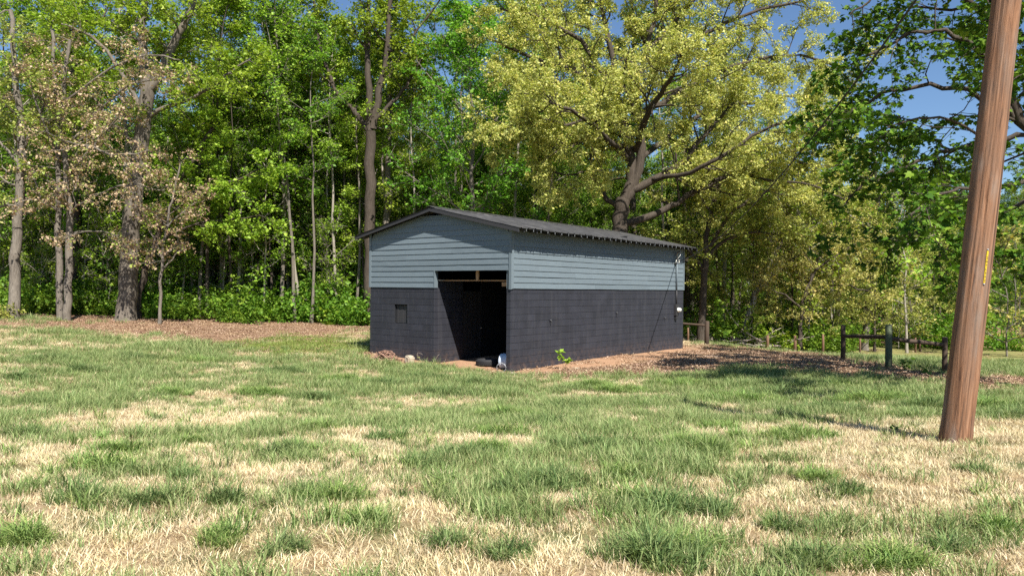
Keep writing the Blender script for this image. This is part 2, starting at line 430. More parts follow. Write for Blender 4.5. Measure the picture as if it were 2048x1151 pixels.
# ------------------------------------------------------------------ trees
def unit(v): return v / (np.linalg.norm(v) + 1e-9)
class Tree:
    def __init__(s, seed):
        s.g = np.random.default_rng(seed); s.V = []; s.F = []; s.nv = 0
        s.lp = []; s.ld = []
    def tube(s, pts, rad, n):
        k = len(pts)
        t = np.empty_like(pts); t[1:-1] = pts[2:] - pts[:-2]; t[0] = pts[1] - pts[0]; t[-1] = pts[-1] - pts[-2]
        t /= np.linalg.norm(t, axis=1)[:, None] + 1e-9
        ref = np.array([1.0, .13, .07]) if abs(t[0, 0]) < .8 else np.array([.05, 1.0, .1])
        a = np.cross(t, ref); a /= np.linalg.norm(a, axis=1)[:, None]; b = np.cross(t, a)
        an = np.arange(n) * 2 * math.pi / n
        ring = pts[:, None] + (a[:, None] * np.cos(an)[None, :, None] + b[:, None] * np.sin(an)[None, :, None]) * np.asarray(rad)[:, None, None]
        s.V.append(ring.reshape(-1, 3))
        i = np.arange(k - 1)[:, None] * n; j = np.arange(n)[None]; j2 = (j + 1) % n
        s.F.append((np.stack([i + j, i + j2, i + n + j2, i + n + j], -1) + s.nv).reshape(-1, 4)); s.nv += k * n
    def path(s, p, d, L, nseg, wob, up):
        pts = [np.asarray(p, float)]; d = unit(np.asarray(d, float))
        for _ in range(nseg):
            d = unit(d + s.g.normal(0, wob, 3) + np.array([0, 0, up])); pts.append(pts[-1] + d * L / nseg)
        return np.array(pts)
    def at(s, pts, t):
        k = len(pts) - 1; u = t * k; i = min(int(u), k - 1); f = u - i
        return pts[i] * (1 - f) + pts[i + 1] * f, unit(pts[i + 1] - pts[i])
    def side(s, d, ang, flat=0.0):
        r = s.g.normal(0, 1, 3); r[2] *= (1 - flat); r = unit(r - d * np.dot(r, d))
        return unit(d * math.cos(ang) + r * math.sin(ang))
    def sprout(s, pts, r0, specs, lev=0):
        """children along a limb; the last level carries the leaves"""
        L = np.linalg.norm(np.diff(pts, axis=0), axis=1).sum()
        sp = specs[lev]; cnt = max(1, int(round(sp['n'] * L if sp.get('per') else sp['n'])))
        for c in range(cnt):
            t = sp['t0'] + (1 - sp['t0']) * (c + s.g.random()) / cnt
            p, d = s.at(pts, min(t, .999))
            l = sp['len'] * (1 - .45 * t) * s.g.uniform(.65, 1.25) * (L if sp.get('rel') else 1)
            dd = s.side(d, R(s.g.uniform(*sp['ang'])), sp.get('flat', .4))
            q = s.path(p, dd, l, sp['seg'], sp['wob'], sp['up'])
            rr = max(sp['rmin'], r0 * sp['r'] * (1 - .5 * t))
            s.tube(q, np.linspace(rr, max(rr * .35, sp['rmin'] * .5), len(q)), sp['sides'])
            if lev + 1 < len(specs): s.sprout(q, rr, specs, lev + 1)
            else: s.leaf_on(q, sp['leaves'], sp['spread'])
    def leaf_on(s, q, nl, spread):
        t = s.g.random(nl) * (len(q) - 1); i = np.minimum(t.astype(int), len(q) - 2); f = (t - i)[:, None]
        s.lp.append(q[i] * (1 - f) + q[i + 1] * f + s.g.normal(0, spread, (nl, 3)) * np.array([1, 1, .6]))
        s.ld.append(np.repeat(unit(q[-1] - q[0])[None], nl, 0))
    def wood_mesh(s, name, mat):
        return me_faces(name, np.concatenate(s.V), np.concatenate(s.F), [mat], True)
    def leaf_mesh(s, name, mat, size, shape='blade', droop=.25, tilt=.55, cut=None):
        p = np.concatenate(s.lp); d = np.concatenate(s.ld)
        if cut is not None: k = cut(p); p, d = p[k], d[k]
        nL = len(p); g = s.g
        d = d * .5 + g.normal(0, .8, (nL, 3)); d[:, 2] = d[:, 2] * .5 - droop; d /= np.linalg.norm(d, axis=1)[:, None]
        up = np.array([0, 0, 1.0]) + g.normal(0, tilt, (nL, 3))
        sdv = np.cross(d, up); sdv /= np.linalg.norm(sdv, axis=1)[:, None] + 1e-9
        nn = np.cross(sdv, d)
        S = (size * (.45 + 1.1 * g.random(nL) ** 1.6))[:, None] * 1.08
        if shape == 'blade':
            wd = .36
            a = p; b = p + S * (d * .45 - sdv * wd + nn * .10); c = p + S * (d - nn * .08); e = p + S * (d * .45 + sdv * wd + nn * .10)
            V = np.stack([a, b, c, e], 1).reshape(-1, 3); o = np.arange(nL)[:, None] * 4
            Fl = np.concatenate([o + np.array([[0, 2, 1]]), o + np.array([[0, 3, 2]])], 1).reshape(-1, 3)
            return me_faces(name, V, Fl, [mat])
        outl = [(0, 0), (.30, .05), (.52, .28), (.34, .38), (.50, .72), (.20, .66), (0, 1.05), (-.20, .66), (-.50, .72), (-.34, .38), (-.52, .28), (-.30, .05)]
        V = np.stack([p + S * (d * y + sdv * x + nn * (.22 * abs(x) - .12 * y * y)) for x, y in outl], 1).reshape(-1, 3)
        o = np.arange(nL)[:, None] * 12
        tri = [(0, 1, 3), (1, 2, 3), (0, 3, 5), (3, 4, 5), (0, 5, 7), (5, 6, 7), (0, 7, 9), (7, 8, 9), (0, 9, 11), (9, 10, 11)]
        return me_faces(name, V, np.concatenate([o + np.array([t]) for t in tri], 1).reshape(-1, 3), [mat])

def forest_tree(seed, H, r0, cb, Rc, nl, leaves=12, lsize=.15, lean=.0, dens=1.0, up=.05, name='forest', droop=.25):
    t = Tree(seed); g = t.g
    k = 12; zs = np.linspace(0, H, k)
    pts = np.stack([np.cumsum(g.normal(lean, .16, k)) * (zs / H), np.cumsum(g.normal(0, .16, k)) * (zs / H), zs - .3], 1)
    rad = r0 * (1 - .86 * (zs / H) ** .9); rad[0] *= 1.35
    t.tube(pts, rad, 10)
    specs = [dict(n=7 * dens, t0=.22, ang=(35, 70), len=.42, rel=True, seg=3, wob=.22, up=.05, r=.5, rmin=.012, sides=4, flat=.5),
             dict(n=6 * dens, t0=.1, ang=(30, 75), len=.62, seg=2, wob=.25, up=.02, r=.5, rmin=.007, sides=3, flat=.5, leaves=leaves, spread=.13)]
    for i in range(nl):
        u = (i + g.random()) / nl; z = cb + (1 - cb) * u ** .9
        p, d = t.at(pts, min(z, .985))
        prof = math.sin(math.pi * (.18 + .74 * u)) ** .8
        ang = R(80 - 50 * u + g.uniform(-12, 12)); az = i * 2.4 + g.uniform(-.5, .5)
        dd = np.array([math.cos(az) * math.sin(ang), math.sin(az) * math.sin(ang), math.cos(ang)])
        L = Rc * prof * g.uniform(.7, 1.25)
        q = t.path(p, dd, L, 5, .16, up); rr = max(.025, r0 * .34 * (1 - .6 * u) * g.uniform(.7, 1.2))
        t.tube(q, np.linspace(rr, .012, len(q)), 5)
        t.sprout(q, rr, specs)
    return t.wood_mesh(name + '_trunk', M['bark']), t.leaf_mesh(name + '_crown', M['leaf_green'], lsize, droop=droop, tilt=.45)

def set_mat(o, m):
    o.material_slots[0].link = 'OBJECT'; o.material_slots[0].material = m
def plant_tree(name, meshes, loc, rz, sc, label, group, bark, leaf, cat='tree', szz=1.0):
    e = empty(name, loc, rz); e.scale = (sc, sc, sc * szz)
    a = link('trunk', meshes[0], e); b = link('crown', meshes[1], e)
    set_mat(a, M[bark]); set_mat(b, M[leaf])
    tag(e, label, cat, group); return e

VAR = [forest_tree(11, 22, .22, .30, 4.2, 19), forest_tree(12, 24, .26, .38, 4.8, 19), forest_tree(13, 20, .17, .25, 3.6, 18),
       forest_tree(14, 23, .20, .42, 3.8, 16, dens=.9), forest_tree(15, 19, .15, .18, 4.2, 20, 13)]
GM = forest_tree(51, 15.5, .2, .12, 5.2, 34, 13, .15)
LOW = [forest_tree(16, 17, .13, .10, 3.6, 24, 12, .15), forest_tree(17, 13, .10, .08, 3.2, 22, 12, .14)]
SLIM = [forest_tree(21, 17, .10, .42, 2.6, 13, 9, .14), forest_tree(22, 19, .12, .5, 2.4, 12, 9, .14, .08)]
SAP = [forest_tree(31, 6.5, .05, .12, 2.0, 12, 7, .14, dens=.75), forest_tree(32, 8.5, .06, .2, 2.2, 13, 7, .14, .05, .75), forest_tree(33, 4.6, .04, .08, 1.9, 11, 7, .13, dens=.75)]

# trees whose limbs the photograph shows: limbs given as (px, py, depth offset) and real distances
def guided_tree(name, limbs, depth, specs, bark, leaf, lsize, label, group=None, seed=1, cat='tree', droop=.25, shape='blade', extra=None, cut=None, tilt=.55):
    t = Tree(seed)
    b0 = limbs[0][0][0]; base = P(b0[0], b0[1], depth); base.z = tz(base.x, base.y)
    bv = np.array(base)
    for li, (pl, r0, r1, leafy) in enumerate(limbs):
        pts = np.array([np.array(P(a, b, depth + (c[0] if c else 0))) - bv for a, b, *c in pl])
        if li == 0: pts[0] = (0, 0, -.25)
        # densify with a little waviness
        k = len(pts); uu = np.linspace(0, k - 1, (k - 1) * 4 + 1); ii = np.minimum(uu.astype(int), k - 2); ff = (uu - ii)[:, None]
        p0 = pts[np.maximum(ii - 1, 0)]; p1 = pts[ii]; p2 = pts[ii + 1]; p3 = pts[np.minimum(ii + 2, k - 1)]
        dense = .5 * ((2 * p1) + (-p0 + p2) * ff + (2 * p0 - 5 * p1 + 4 * p2 - p3) * ff ** 2 + (-p0 + 3 * p1 - 3 * p2 + p3) * ff ** 3)
        dense[1:-1] += t.g.normal(0, .035, dense[1:-1].shape)
        ra = np.linspace(r0, r1, len(dense)) * depth / F
        if li == 0: ra[0] *= 1.35; ra[1] *= 1.12
        t.tube(dense, ra, 12 if r0 > 6 else 7)
        if leafy is not None:
            st = int(len(dense) * leafy)
            t.sprout(dense[min(st, len(dense) - 3):], ra[st], specs)
    if extra: extra(t)
    e = empty(name, base)
    link('trunk', t.wood_mesh(name + '_trunk', M[bark]), e)
    link('crown', t.leaf_mesh(name + '_crown', M[leaf], lsize, shape, droop, tilt, cut), e)
    tag(e, label, cat, group); return e

S_OAK = [dict(n=2.7, per=True, t0=0, ang=(35, 80), len=2.7, seg=4, wob=.2, up=.06, r=.4, rmin=.02, sides=5, flat=.3),
         dict(n=7, t0=.15, ang=(30, 70), len=1.0, seg=3, wob=.24, up=.03, r=.5, rmin=.01, sides=4, flat=.4),
         dict(n=6, t0=.15, ang=(30, 75), len=.5, seg=2, wob=.25, up=0, r=.5, rmin=.006, sides=3, flat=.4, leaves=18, spread=.065)]
D = 35
oak_limbs = [([(1242, 640), (1241, 520), (1240, 450), (1246, 400)], 18, 15, None),
    ([(1246, 405), (1262, 360), (1258, 300), (1240, 220), (1225, 120), (1205, 20), (1200, -90)], 11, 3, .3),
    ([(1236, 415), (1210, 392), (1188, 350), (1184, 318), (1196, 270), (1190, 230, -2)], 6, 2.2, .45),
    ([(1250, 400), (1278, 340), (1282, 250), (1272, 190), (1290, 110), (1310, 20), (1320, -80)], 10, 3, .3),
    ([(1258, 380), (1310, 358), (1360, 330), (1392, 290), (1440, 235), (1480, 190)], 9, 2, .3),
    ([(1244, 446), (1290, 438), (1340, 412), (1400, 378), (1470, 345), (1560, 310), (1640, 285)], 8, 2.2, .35),
    ([(1262, 300), (1215, 200), (1180, 160), (1120, 132), (1050, 110), (985, 80)], 7, 2, .35),
    ([(1255, 250), (1190, 120), (1130, 60), (1060, 30), (990, 20)], 6, 2, .3),
    ([(1285, 230), (1340, 195), (1420, 150), (1510, 120), (1600, 110)], 7, 2, .25),
    ([(1276, 190), (1340, 110), (1420, 60), (1520, 20), (1610, 0)], 6, 2, .25),
    ([(1270, 300, 0), (1300, 220, -3), (1340, 160, -5), (1370, 90, -7)], 7, 2, .3),
    ([(1255, 320, 0), (1200, 260, -3), (1140, 220, -5), (1080, 200, -6)], 6, 2, .3),
    ([(1262, 330, 0), (1330, 280, 3), (1420, 220, 5), (1530, 200, 6), (1620, 190, 6)], 7, 2, .3),
    ([(1258, 280, 0), (1190, 190, 4), (1120, 100, 6), (1060, 40, 7)], 6, 2, .3),
    ([(1300, 358, 0), (1380, 345, -2), (1460, 300, -3), (1550, 250, -3), (1660, 225, -3)], 5, 1.8, .3),
    ([(1196, 270, -1), (1150, 290, -3), (1110, 305, -4)], 3.5, 1.5, .2),
    ([(1470, 345, 0), (1540, 360, -1), (1620, 370, -2), (1690, 400, -2)], 3, 1.2, .1), ([(1560, 310, 0), (1620, 330, 1), (1690, 330, 2)], 2.5, 1.2, .1),
    ([(1600, 110, 0), (1660, 130, 0), (1710, 170, 0)], 2.5, 1.2, 0), ([(1120, 132, 0), (1070, 170, -1), (1020, 190, -2)], 3, 1.2, .1),
    ([(1190, 230, -2), (1130, 250, -4), (1060, 230, -5), (1010, 260, -5)], 3, 1.2, .1), ([(1180, 340, 0), (1140, 350, -2), (1105, 345, -3)], 2.5, 1, .2),
    ([(1290, 110, 0), (1360, 30, 0), (1430, -40, 0)], 4.5, 2, .2)]
guided_tree('oak_tree', oak_limbs, D, S_OAK, 'bark_dark_shade', 'leaf_yellow', .088, 'large spreading oak with yellow-green spring leaves rising behind the shed roof', seed=101, droop=.35, tilt=.9)

S_MAP = [dict(n=2.7, per=True, t0=0, ang=(35, 75), len=1.9, seg=3, wob=.2, up=.06, r=.4, rmin=.015, sides=4, flat=.4),
         dict(n=6, t0=.15, ang=(30, 70), len=.85, seg=3, wob=.22, up=.02, r=.5, rmin=.008, sides=3, flat=.6),
         dict(n=4, t0=.15, ang=(30, 75), len=.45, seg=2, wob=.25, up=0, r=.5, rmin=.005, sides=3, flat=.6, leaves=10, spread=.09)]
fork_limbs = [([(741, 655), (738, 500), (739, 400), (741, 262)], 11, 10, None),
    ([(737, 262), (705, 216), (675, 185), (648, 120), (632, 40), (620, -60)], 6, 2, .45),
    ([(739, 262), (737, 150), (735, 60), (742, -60)], 7.5, 3, .45),
    ([(745, 258), (757, 182), (772, 110), (778, 20), (795, -80)], 8, 3, .45),
    ([(750, 240), (786, 204), (812, 172), (824, 148), (850, 110)], 5, 1.5, .4),
    ([(757, 182), (800, 120), (835, 60), (880, 0)], 4, 1.5, .3)]
guided_tree('forked_tree', fork_limbs, 40, S_MAP, 'bark_dark_shade', 'leaf_bright', .14, 'dark straight trunk forking into several limbs just left of shed roof', seed=102)
guided_tree('slim_tree', [([(770, 652), (772, 480), (776, 330), (778, 240), (782, 120), (795, 0), (800, -90)], 8, 2.5, .5), ([(778, 240), (800, 205), (830, 190), (850, 170)], 3, 1.2, .3), ([(779, 260), (740, 250), (720, 225)], 2.5, 1, .3)],
            43, S_MAP, 'bark', 'leaf_green', .14, 'grey trunk standing close to the right of the forked dark trunk', seed=103)
S_BIG = [dict(n=2.6, per=True, t0=0, ang=(40, 85), len=2.6, seg=4, wob=.22, up=.0, r=.3, rmin=.016, sides=4, flat=.4),
         dict(n=7, t0=.15, ang=(30, 70), len=.95, seg=3, wob=.24, up=0, r=.5, rmin=.008, sides=3, flat=.6),
         dict(n=4, t0=.15, ang=(30, 75), len=.5, seg=2, wob=.25, up=0, r=.5, rmin=.005, sides=3, flat=.6, leaves=10, spread=.1)]
guided_tree('furrowed_tree', [([(250, 644), (256, 560), (262, 460), (272, 350), (288, 240), (296, 150)], 19, 13, None),
    ([(292, 190), (318, 150), (345, 90), (372, 40), (395, -20)], 10, 6, .2), ([(294, 170), (285, 80), (290, 10), (300, -80)], 9, 5, .2),
    ([(286, 240), (330, 215), (390, 195), (450, 150), (500, 120)], 5, 1.5, .3), ([(280, 300), (230, 250), (180, 190), (120, 150)], 5, 1.5, .3),
    ([(288, 230), (240, 140), (180, 70), (100, 40)], 5, 1.5, .3)],
    36, S_BIG, 'bark_furrow', 'leaf_bright', .15, 'thickest trunk at left with furrowed grey bark at the wood edge', seed=104)
S_TAN = [dict(n=2.0, per=True, t0=0, ang=(50, 88), len=2.0, seg=4, wob=.22, up=-.01, r=.35, rmin=.012, sides=4, flat=.5),
         dict(n=6, t0=.2, ang=(30, 70), len=.8, seg=3, wob=.24, up=0, r=.5, rmin=.007, sides=3, flat=.6),
         dict(n=4, t0=.25, ang=(30, 75), len=.4, seg=2, wob=.25, up=0, r=.5, rmin=.005, sides=3, flat=.6, leaves=6, spread=.08)]
guided_tree('twin_tree', [([(121, 646), (118, 540), (118, 430), (116, 300), (112, 180), (104, 60)], 7, 3, .42), ([(134, 643), (139, 540), (138, 430), (130, 320), (126, 200), (140, 80)], 8, 3, .42),
    ([(118, 320, 0), (85, 240, -1), (60, 160, -1)], 3, 1.2, .3), ([(136, 350, 0), (190, 290, -1), (240, 230, -2)], 3, 1.2, .25), ([(138, 430, 0), (190, 390, -1), (260, 370, -1.5), (330, 380, -1)], 2.5, 1, .2),
     ([(118, 420, 0), (70, 400, -1), (20, 410, -1.5)], 2.2, .9, .2), ([(130, 300, 0), (190, 230, 0), (260, 170, -1), (330, 160, -1)], 3, 1, .2), ([(114, 220, 0), (60, 190, -1), (0, 200, -1)], 2.5, 1, .2), ([(140, 470, 0), (190, 460, -1), (240, 470, -1)], 2, .8, .2),
     ([(126, 210, 0), (200, 150, -1), (290, 110, -1), (360, 120, -1)], 3, 1, .25), ([(116, 280, 0), (170, 290, -2), (240, 310, -2.5), (300, 300, -2.5)], 2.5, 1, .2)],
    34.5, S_TAN, 'bark', 'leaf_tan', .105, 'twin-trunked tree with pinkish tan seed clusters left of the thick trunk', seed=105, droop=.5)
guided_tree('small_tan_tree', [([(318, 640), (322, 560), (330, 470), (345, 400), (360, 330)], 3.5, 1.5, .3), ([(326, 520), (300, 460), (280, 410)], 2, 1, .2), ([(332, 460), (370, 420), (410, 400)], 2, .8, .1), ([(326, 540), (350, 510), (372, 495)], 1.8, .8, .1)],
    35, S_TAN, 'bark', 'leaf_tan', .10, 'small tan-flowered tree just right of the thick furrowed trunk', seed=106, droop=.5)
guided_tree('edge_tree', [([(27, 640), (30, 540), (34, 440), (42, 340), (40, 240), (30, 130), (20, 20)], 11, 4, .35), ([(40, 330), (5, 290), (-40, 250)], 3.5, 1.2, .3), ([(40, 300), (80, 230), (100, 160)], 3.5, 1.2, .3)],
    34, S_TAN, 'bark', 'leaf_olive', .12, 'grey trunk nearest the left edge of the photograph', seed=107)
guided_tree('leaning_trunk_tree', [([(268, 632), (285, 560), (305, 500), (335, 420), (380, 330), (430, 250)], 8, 3, .45), ([(330, 430), (400, 380), (470, 360), (540, 330)], 3.5, 1.2, .2), ([(310, 490), (380, 450), (450, 440), (520, 430)], 3, 1, .2)],
    37.5, S_MAP, 'bark_dark_shade', 'leaf_bright', .15, 'dark trunk leaning right behind the thick furrowed trunk, lime leaves', seed=108)
guided_tree('olive_tree', [([(1402, 690), (1405, 620), (1408, 560), (1412, 505), (1418, 440), (1440, 350)], 8, 4, .45), ([(1408, 545), (1385, 505), (1350, 480), (1310, 470)], 5, 1.5, .4), ([(1412, 520), (1450, 480), (1510, 465), (1580, 470)], 4, 1.5, .3), ([(1415, 500), (1470, 420), (1540, 380), (1600, 370)], 4, 1.5, .3)],
    37, S_BIG, 'bark_dark_shade', 'leaf_olive', .12, 'dark crooked tree at the far corner of the shed with olive leaves', seed=109)
guided_tree('leaning_pale_tree', [([(1482, 690), (1492, 640), (1512, 590), (1532, 545), (1560, 490), (1600, 420)], 7, 3, .4), ([(1525, 560), (1580, 520), (1640, 500), (1700, 510)], 3, 1, .2), ([(1545, 520), (1540, 450), (1560, 380)], 3, 1, .2)],
    40, S_BIG, 'bark_pale', 'leaf_yellow', .11, 'pale trunk leaning right behind the brush pile', seed=110)
guided_tree('yellow_tree', [([(1600, 700), (1602, 650), (1610, 590), (1630, 540), (1650, 480)], 5, 2, .25), ([(1606, 620), (1570, 590), (1540, 580)], 2.5, 1, .2), ([(1612, 590), (1670, 570), (1730, 580), (1760, 600)], 2.5, 1, .1), ([(1630, 540), (1690, 500), (1740, 470)], 2.5, 1, .1)],
    39, S_BIG, 'bark_dark_shade', 'leaf_yellow', .10, 'low yellow-leaved tree left of the first fence post, drooping to the ground', seed=111, droop=.4)
guided_tree('hanging_tree', [([(1730, 690), (1735, 600), (1745, 500), (1755, 400), (1745, 300)], 7, 3, .2), ([(1765, 480), (1700, 430), (1640, 400), (1590, 390)], 3, 1, .2), ([(1765, 420), (1820, 370), (1880, 360)], 3, 1, .2)],
    44, S_BIG, 'bark', 'leaf_olive', .13, 'olive-leaved tree rising behind the green fence post', seed=112)

# maple whose trunk stands just outside the right edge; its boughs hang into view
S_RM = [dict(n=2.0, per=True, t0=0, ang=(35, 80), len=1.7, seg=4, wob=.18, up=-.01, r=.35, rmin=.012, sides=5, flat=.65),
        dict(n=6, t0=.1, ang=(30, 70), len=.8, seg=3, wob=.2, up=-.02, r=.5, rmin=.006, sides=4, flat=.75),
        dict(n=4, t0=.15, ang=(30, 75), len=.36, seg=2, wob=.22, up=-.03, r=.5, rmin=.004, sides=3, flat=.7, leaves=8, spread=.06)]
D2 = 17
maple_limbs = [([(2190, 770), (2180, 600), (2160, 450), (2140, 330), (2120, 200)], 27, 20, None),
    ([(2150, 400), (2090, 300), (2045, 240), (2010, 130), (1990, 0), (1980, -120)], 14, 5, .35),
    ([(2130, 260), (2120, 100), (2130, -60), (2140, -250)], 16, 7, .2),
    ([(2135, 300), (2200, 150), (2260, 20), (2330, -100)], 13, 5, .2),
    ([(2140, 330), (2060, 270), (1980, 285), (1900, 300), (1810, 330), (1730, 370), (1680, 420)], 7, 1.5, .3),
    ([(2050, 250), (1960, 190), (1860, 170), (1760, 190), (1690, 230), (1640, 260)], 6, 1.5, .25),
    ([(2020, 170), (1930, 80), (1850, 60), (1770, 90), (1700, 130)], 6, 1.5, .25),
    ([(2000, 60), (1920, -10), (1830, -40), (1750, -10), (1700, 30)], 5, 1.5, .2),
    ([(2160, 450), (2090, 400), (2010, 420), (1930, 470), (1870, 520)], 6, 1.5, .3),
    ([(2165, 480), (2110, 460), (2060, 490), (2010, 540)], 4, 1.2, .4),
    ([(2150, 380, 0), (2080, 350, -2), (1990, 380, -3), (1900, 380, -3.5), (1820, 430, -4)], 5, 1.5, .3),
    ([(2130, 240, 0), (2050, 130, 3), (1950, 90, 4), (1850, 60, 5)], 6, 1.5, .2),
    ([(2140, 320, 0), (2100, 280, 3), (2020, 320, 5), (1940, 350, 6)], 5, 1.5, .3),
    ([(2130, 200, 0), (2110, 60, -3), (2050, -60, -4)], 7, 2, .2), ([(2170, 420, 0), (2250, 300, 0), (2330, 220, 1)], 8, 2, .2),
    ([(2170, 420, 0), (2230, 350, 3), (2290, 280, 6)], 8, 2, .2), ([(1990, 0, 0), (1900, 20, 1), (1810, 20, 2), (1730, 60, 2)], 4, 1.2, .1), ([(1900, 300, 0), (1840, 270, 1), (1760, 290, 1.5), (1700, 300, 2)], 3, 1, .1),
    ([(1980, 285, 0), (1900, 240, -1.5), (1820, 240, -2), (1740, 270, -2)], 3, 1, .1), ([(2010, 420, 0), (1930, 430, 1.5), (1850, 450, 2), (1780, 500, 2)], 3, 1, .1), ([(2120, 120, 0), (2040, -60, 3), (1960, -160, 4)], 7, 2, .2)]
guided_tree('maple_tree', maple_limbs, D2, S_RM, 'bark_dark_shade', 'leaf_maple', .10, 'dark green maple boughs hanging in behind the utility pole at right', seed=120, shape='maple', droop=.35, tilt=.4)

# woods
def zone_label(px):
    if px < 200: return ('leafy tree in the wood behind the twin-trunked tree', 'wood trees at far left')
    if px < 480: return ('leafy tree in the wood behind the thick furrowed trunk', 'wood trees behind the thick trunk')
    if px < 720: return ('leafy tree in the wood left of the forked dark trunk', 'wood trees left of the forked trunk')
    if px < 1150: return ('leafy green tree in the wood directly above the shed gable', 'wood trees above the shed gable')
    if px < 1430: return ('leafy tree in the wood behind the spreading oak', 'wood trees behind the oak')
    if px < 1700: return ('leafy tree in the wood behind the brush pile', 'wood trees behind the brush pile')
    return ('leafy tree in the wood behind the fenced field', 'wood trees behind the field')
LEAFW = dict(leaf_fresh='bright green', leaf_green='fresh-green', leaf_bright='lime-green', leaf_deep='dark green', leaf_olive='olive-green', leaf_yellow='yellow-green')
BARKW = dict(bark='grey', bark_pale='pale', bark_dark_shade='dark')
ORD = ['first', 'second', 'third', 'fourth', 'fifth', 'sixth', 'seventh', 'eighth', 'ninth', 'tenth', 'eleventh', 'twelfth', 'thirteenth', 'fourteenth', 'fifteenth', 'sixteenth', 'seventeenth', 'eighteenth', 'nineteenth', 'twentieth', 'twenty-first', 'twenty-second', 'twenty-third', 'twenty-fourth', 'twenty-fifth', 'twenty-sixth', 'twenty-seventh', 'twenty-eighth', 'twenty-ninth', 'thirtieth']
spots = []
edge = lambda x: 41 + .10 * x + (5 if x > 10 else 0)
tries = 0
while len(spots) < 78 and tries < 6000:
    tries += 1
    x = rnd.uniform(-34, 44); y = edge(x) + 24 * rnd.random() ** 1.5
    if abs(x) > .74 * y: continue
    if any((x - a) ** 2 + (y - b) ** 2 < 5.2 for a, b in spots): continue
    spots.append((x, y))
spots.sort(key=lambda q: q[0] / q[1]); seen_lab = {}
for i, (x, y) in enumerate(spots):
    px = 1024 + x / y * F; lab, grp = zone_label(px)
    sl = rnd.random() < .36
    me = rnd.choice(SLIM if sl else VAR + LOW)
    if px < 1150: leaf = rnd.choice(['leaf_green', 'leaf_green', 'leaf_bright', 'leaf_bright', 'leaf_deep'])
    elif px < 1500: leaf = rnd.choice(['leaf_green', 'leaf_olive', 'leaf_bright', 'leaf_deep'])
    else: leaf = rnd.choice(['leaf_olive', 'leaf_green', 'leaf_yellow', 'leaf_bright'])
    sc = rnd.uniform(.8, 1.12)
    if px > 1480: sc *= .62 + .1 * rnd.random()
    bk = rnd.choice(['bark', 'bark', 'bark_pale', 'bark_dark_shade'])
    lab = ('slim ' if sl else '') + lab.replace('leafy green', 'leafy').replace('leafy tree', LEAFW[leaf] + ' tree with ' + BARKW[bk] + ' trunk')
    lab = lab.replace(' in the wood', '')
    seen_lab[lab] = seen_lab.get(lab, 0) + 1
    if seen_lab[lab] > 1: lab += ', ' + ORD[seen_lab[lab] - 1] + ' from left'
    plant_tree('slim_wood_tree' if sl else 'wood_tree', me, (x, y, tz(x, y)), rnd.uniform(0, 6.28), sc, lab, ('slim ' if sl else '') + grp, bk, leaf)
# slender pale trunks at the front of the wood, left of the shed
for i in range(22):
    px = 395 + 16.5 * i + rnd.uniform(-7, 7); d = 39.2 + 5.0 * rnd.random(); x = (px - 1024) / F * d
    leaf = rnd.choice(['leaf_green', 'leaf_bright', 'leaf_bright']); bk = rnd.choice(['bark_pale', 'bark', 'bark', 'bark_dark_shade', 'bark'])
    e = plant_tree('slender_tree', rnd.choice(SLIM), (x, d, tz(x, d)), rnd.uniform(0, 6.28), rnd.uniform(.8, 1.1), 'slender %s trunk with %s leaves, %s from the thick trunk toward the forked trunk' % (BARKW[bk], LEAFW[leaf], ORD[i]), 'slender trunks left of the shed', bk, leaf)
    e.rotation_euler = (rnd.gauss(0, .05), rnd.gauss(0, .075), rnd.uniform(0, 6.28))
# yellow-leaved trees right of the shed
for i, (px, d, sc, leaf) in enumerate([(1460, 43, .55, 'leaf_olive'), (1505, 39.5, .42, 'leaf_olive'), (1540, 44, .62, 'leaf_yellow'), (1585, 41, .5, 'leaf_yellow'), (1625, 45, .6, 'leaf_olive'), (1665, 40.5, .45, 'leaf_yellow'), (1705, 46, .58, 'leaf_yellow'), (1750, 43, .4, 'leaf_olive'), (1440, 47, .8, 'leaf_yellow'), (1820, 50, .5, 'leaf_olive'), (1880, 52, .55, 'leaf_yellow'), (1960, 51, .5, 'leaf_bright'), (2030, 52, .55, 'leaf_green')]):
    x = (px - 1024) / F * d
    plant_tree('bushy_tree', rnd.choice([GM] + LOW), (x, d, tz(x, d)), rnd.uniform(0, 6.28), sc, '%s bushy tree %s' % (LEAFW[leaf], ['close behind the far corner of shed', 'just right of the crooked dark tree', 'above the brush pile', 'left of the low yellow-leaved tree', 'behind the low yellow-leaved tree', 'left of the slim fence post', 'behind the slim fence post', 'left of the green fence post', 'tall behind the far corner of shed', 'behind the second fence rail', 'left of the pole behind the field', 'right of the pole behind the field', 'at the right edge behind the field'][i]), 'bushy trees right of the shed', rnd.choice(['bark_dark_shade', 'bark']), leaf)
# the dense green maple seen over the gable
p = P(950, 655, 38.5); plant_tree('green_maple', GM, (p.x, p.y, tz(p.x, p.y)), 1.0, 1.0, 'dense fresh-green tree between the forked trunk and the spreading oak', None, 'bark', 'leaf_fresh')
for px, d, lab, sc in [(1090, 44, 'dense green tree half hidden left of the spreading oak', .8), (610, 45, 'dense green tree between the pale trunk and forked trunk', .95)]:
    p = P(px, 655, d); plant_tree('green_maple', GM, (p.x, p.y, tz(p.x, p.y)), px, sc, lab, None, 'bark', 'leaf_green')
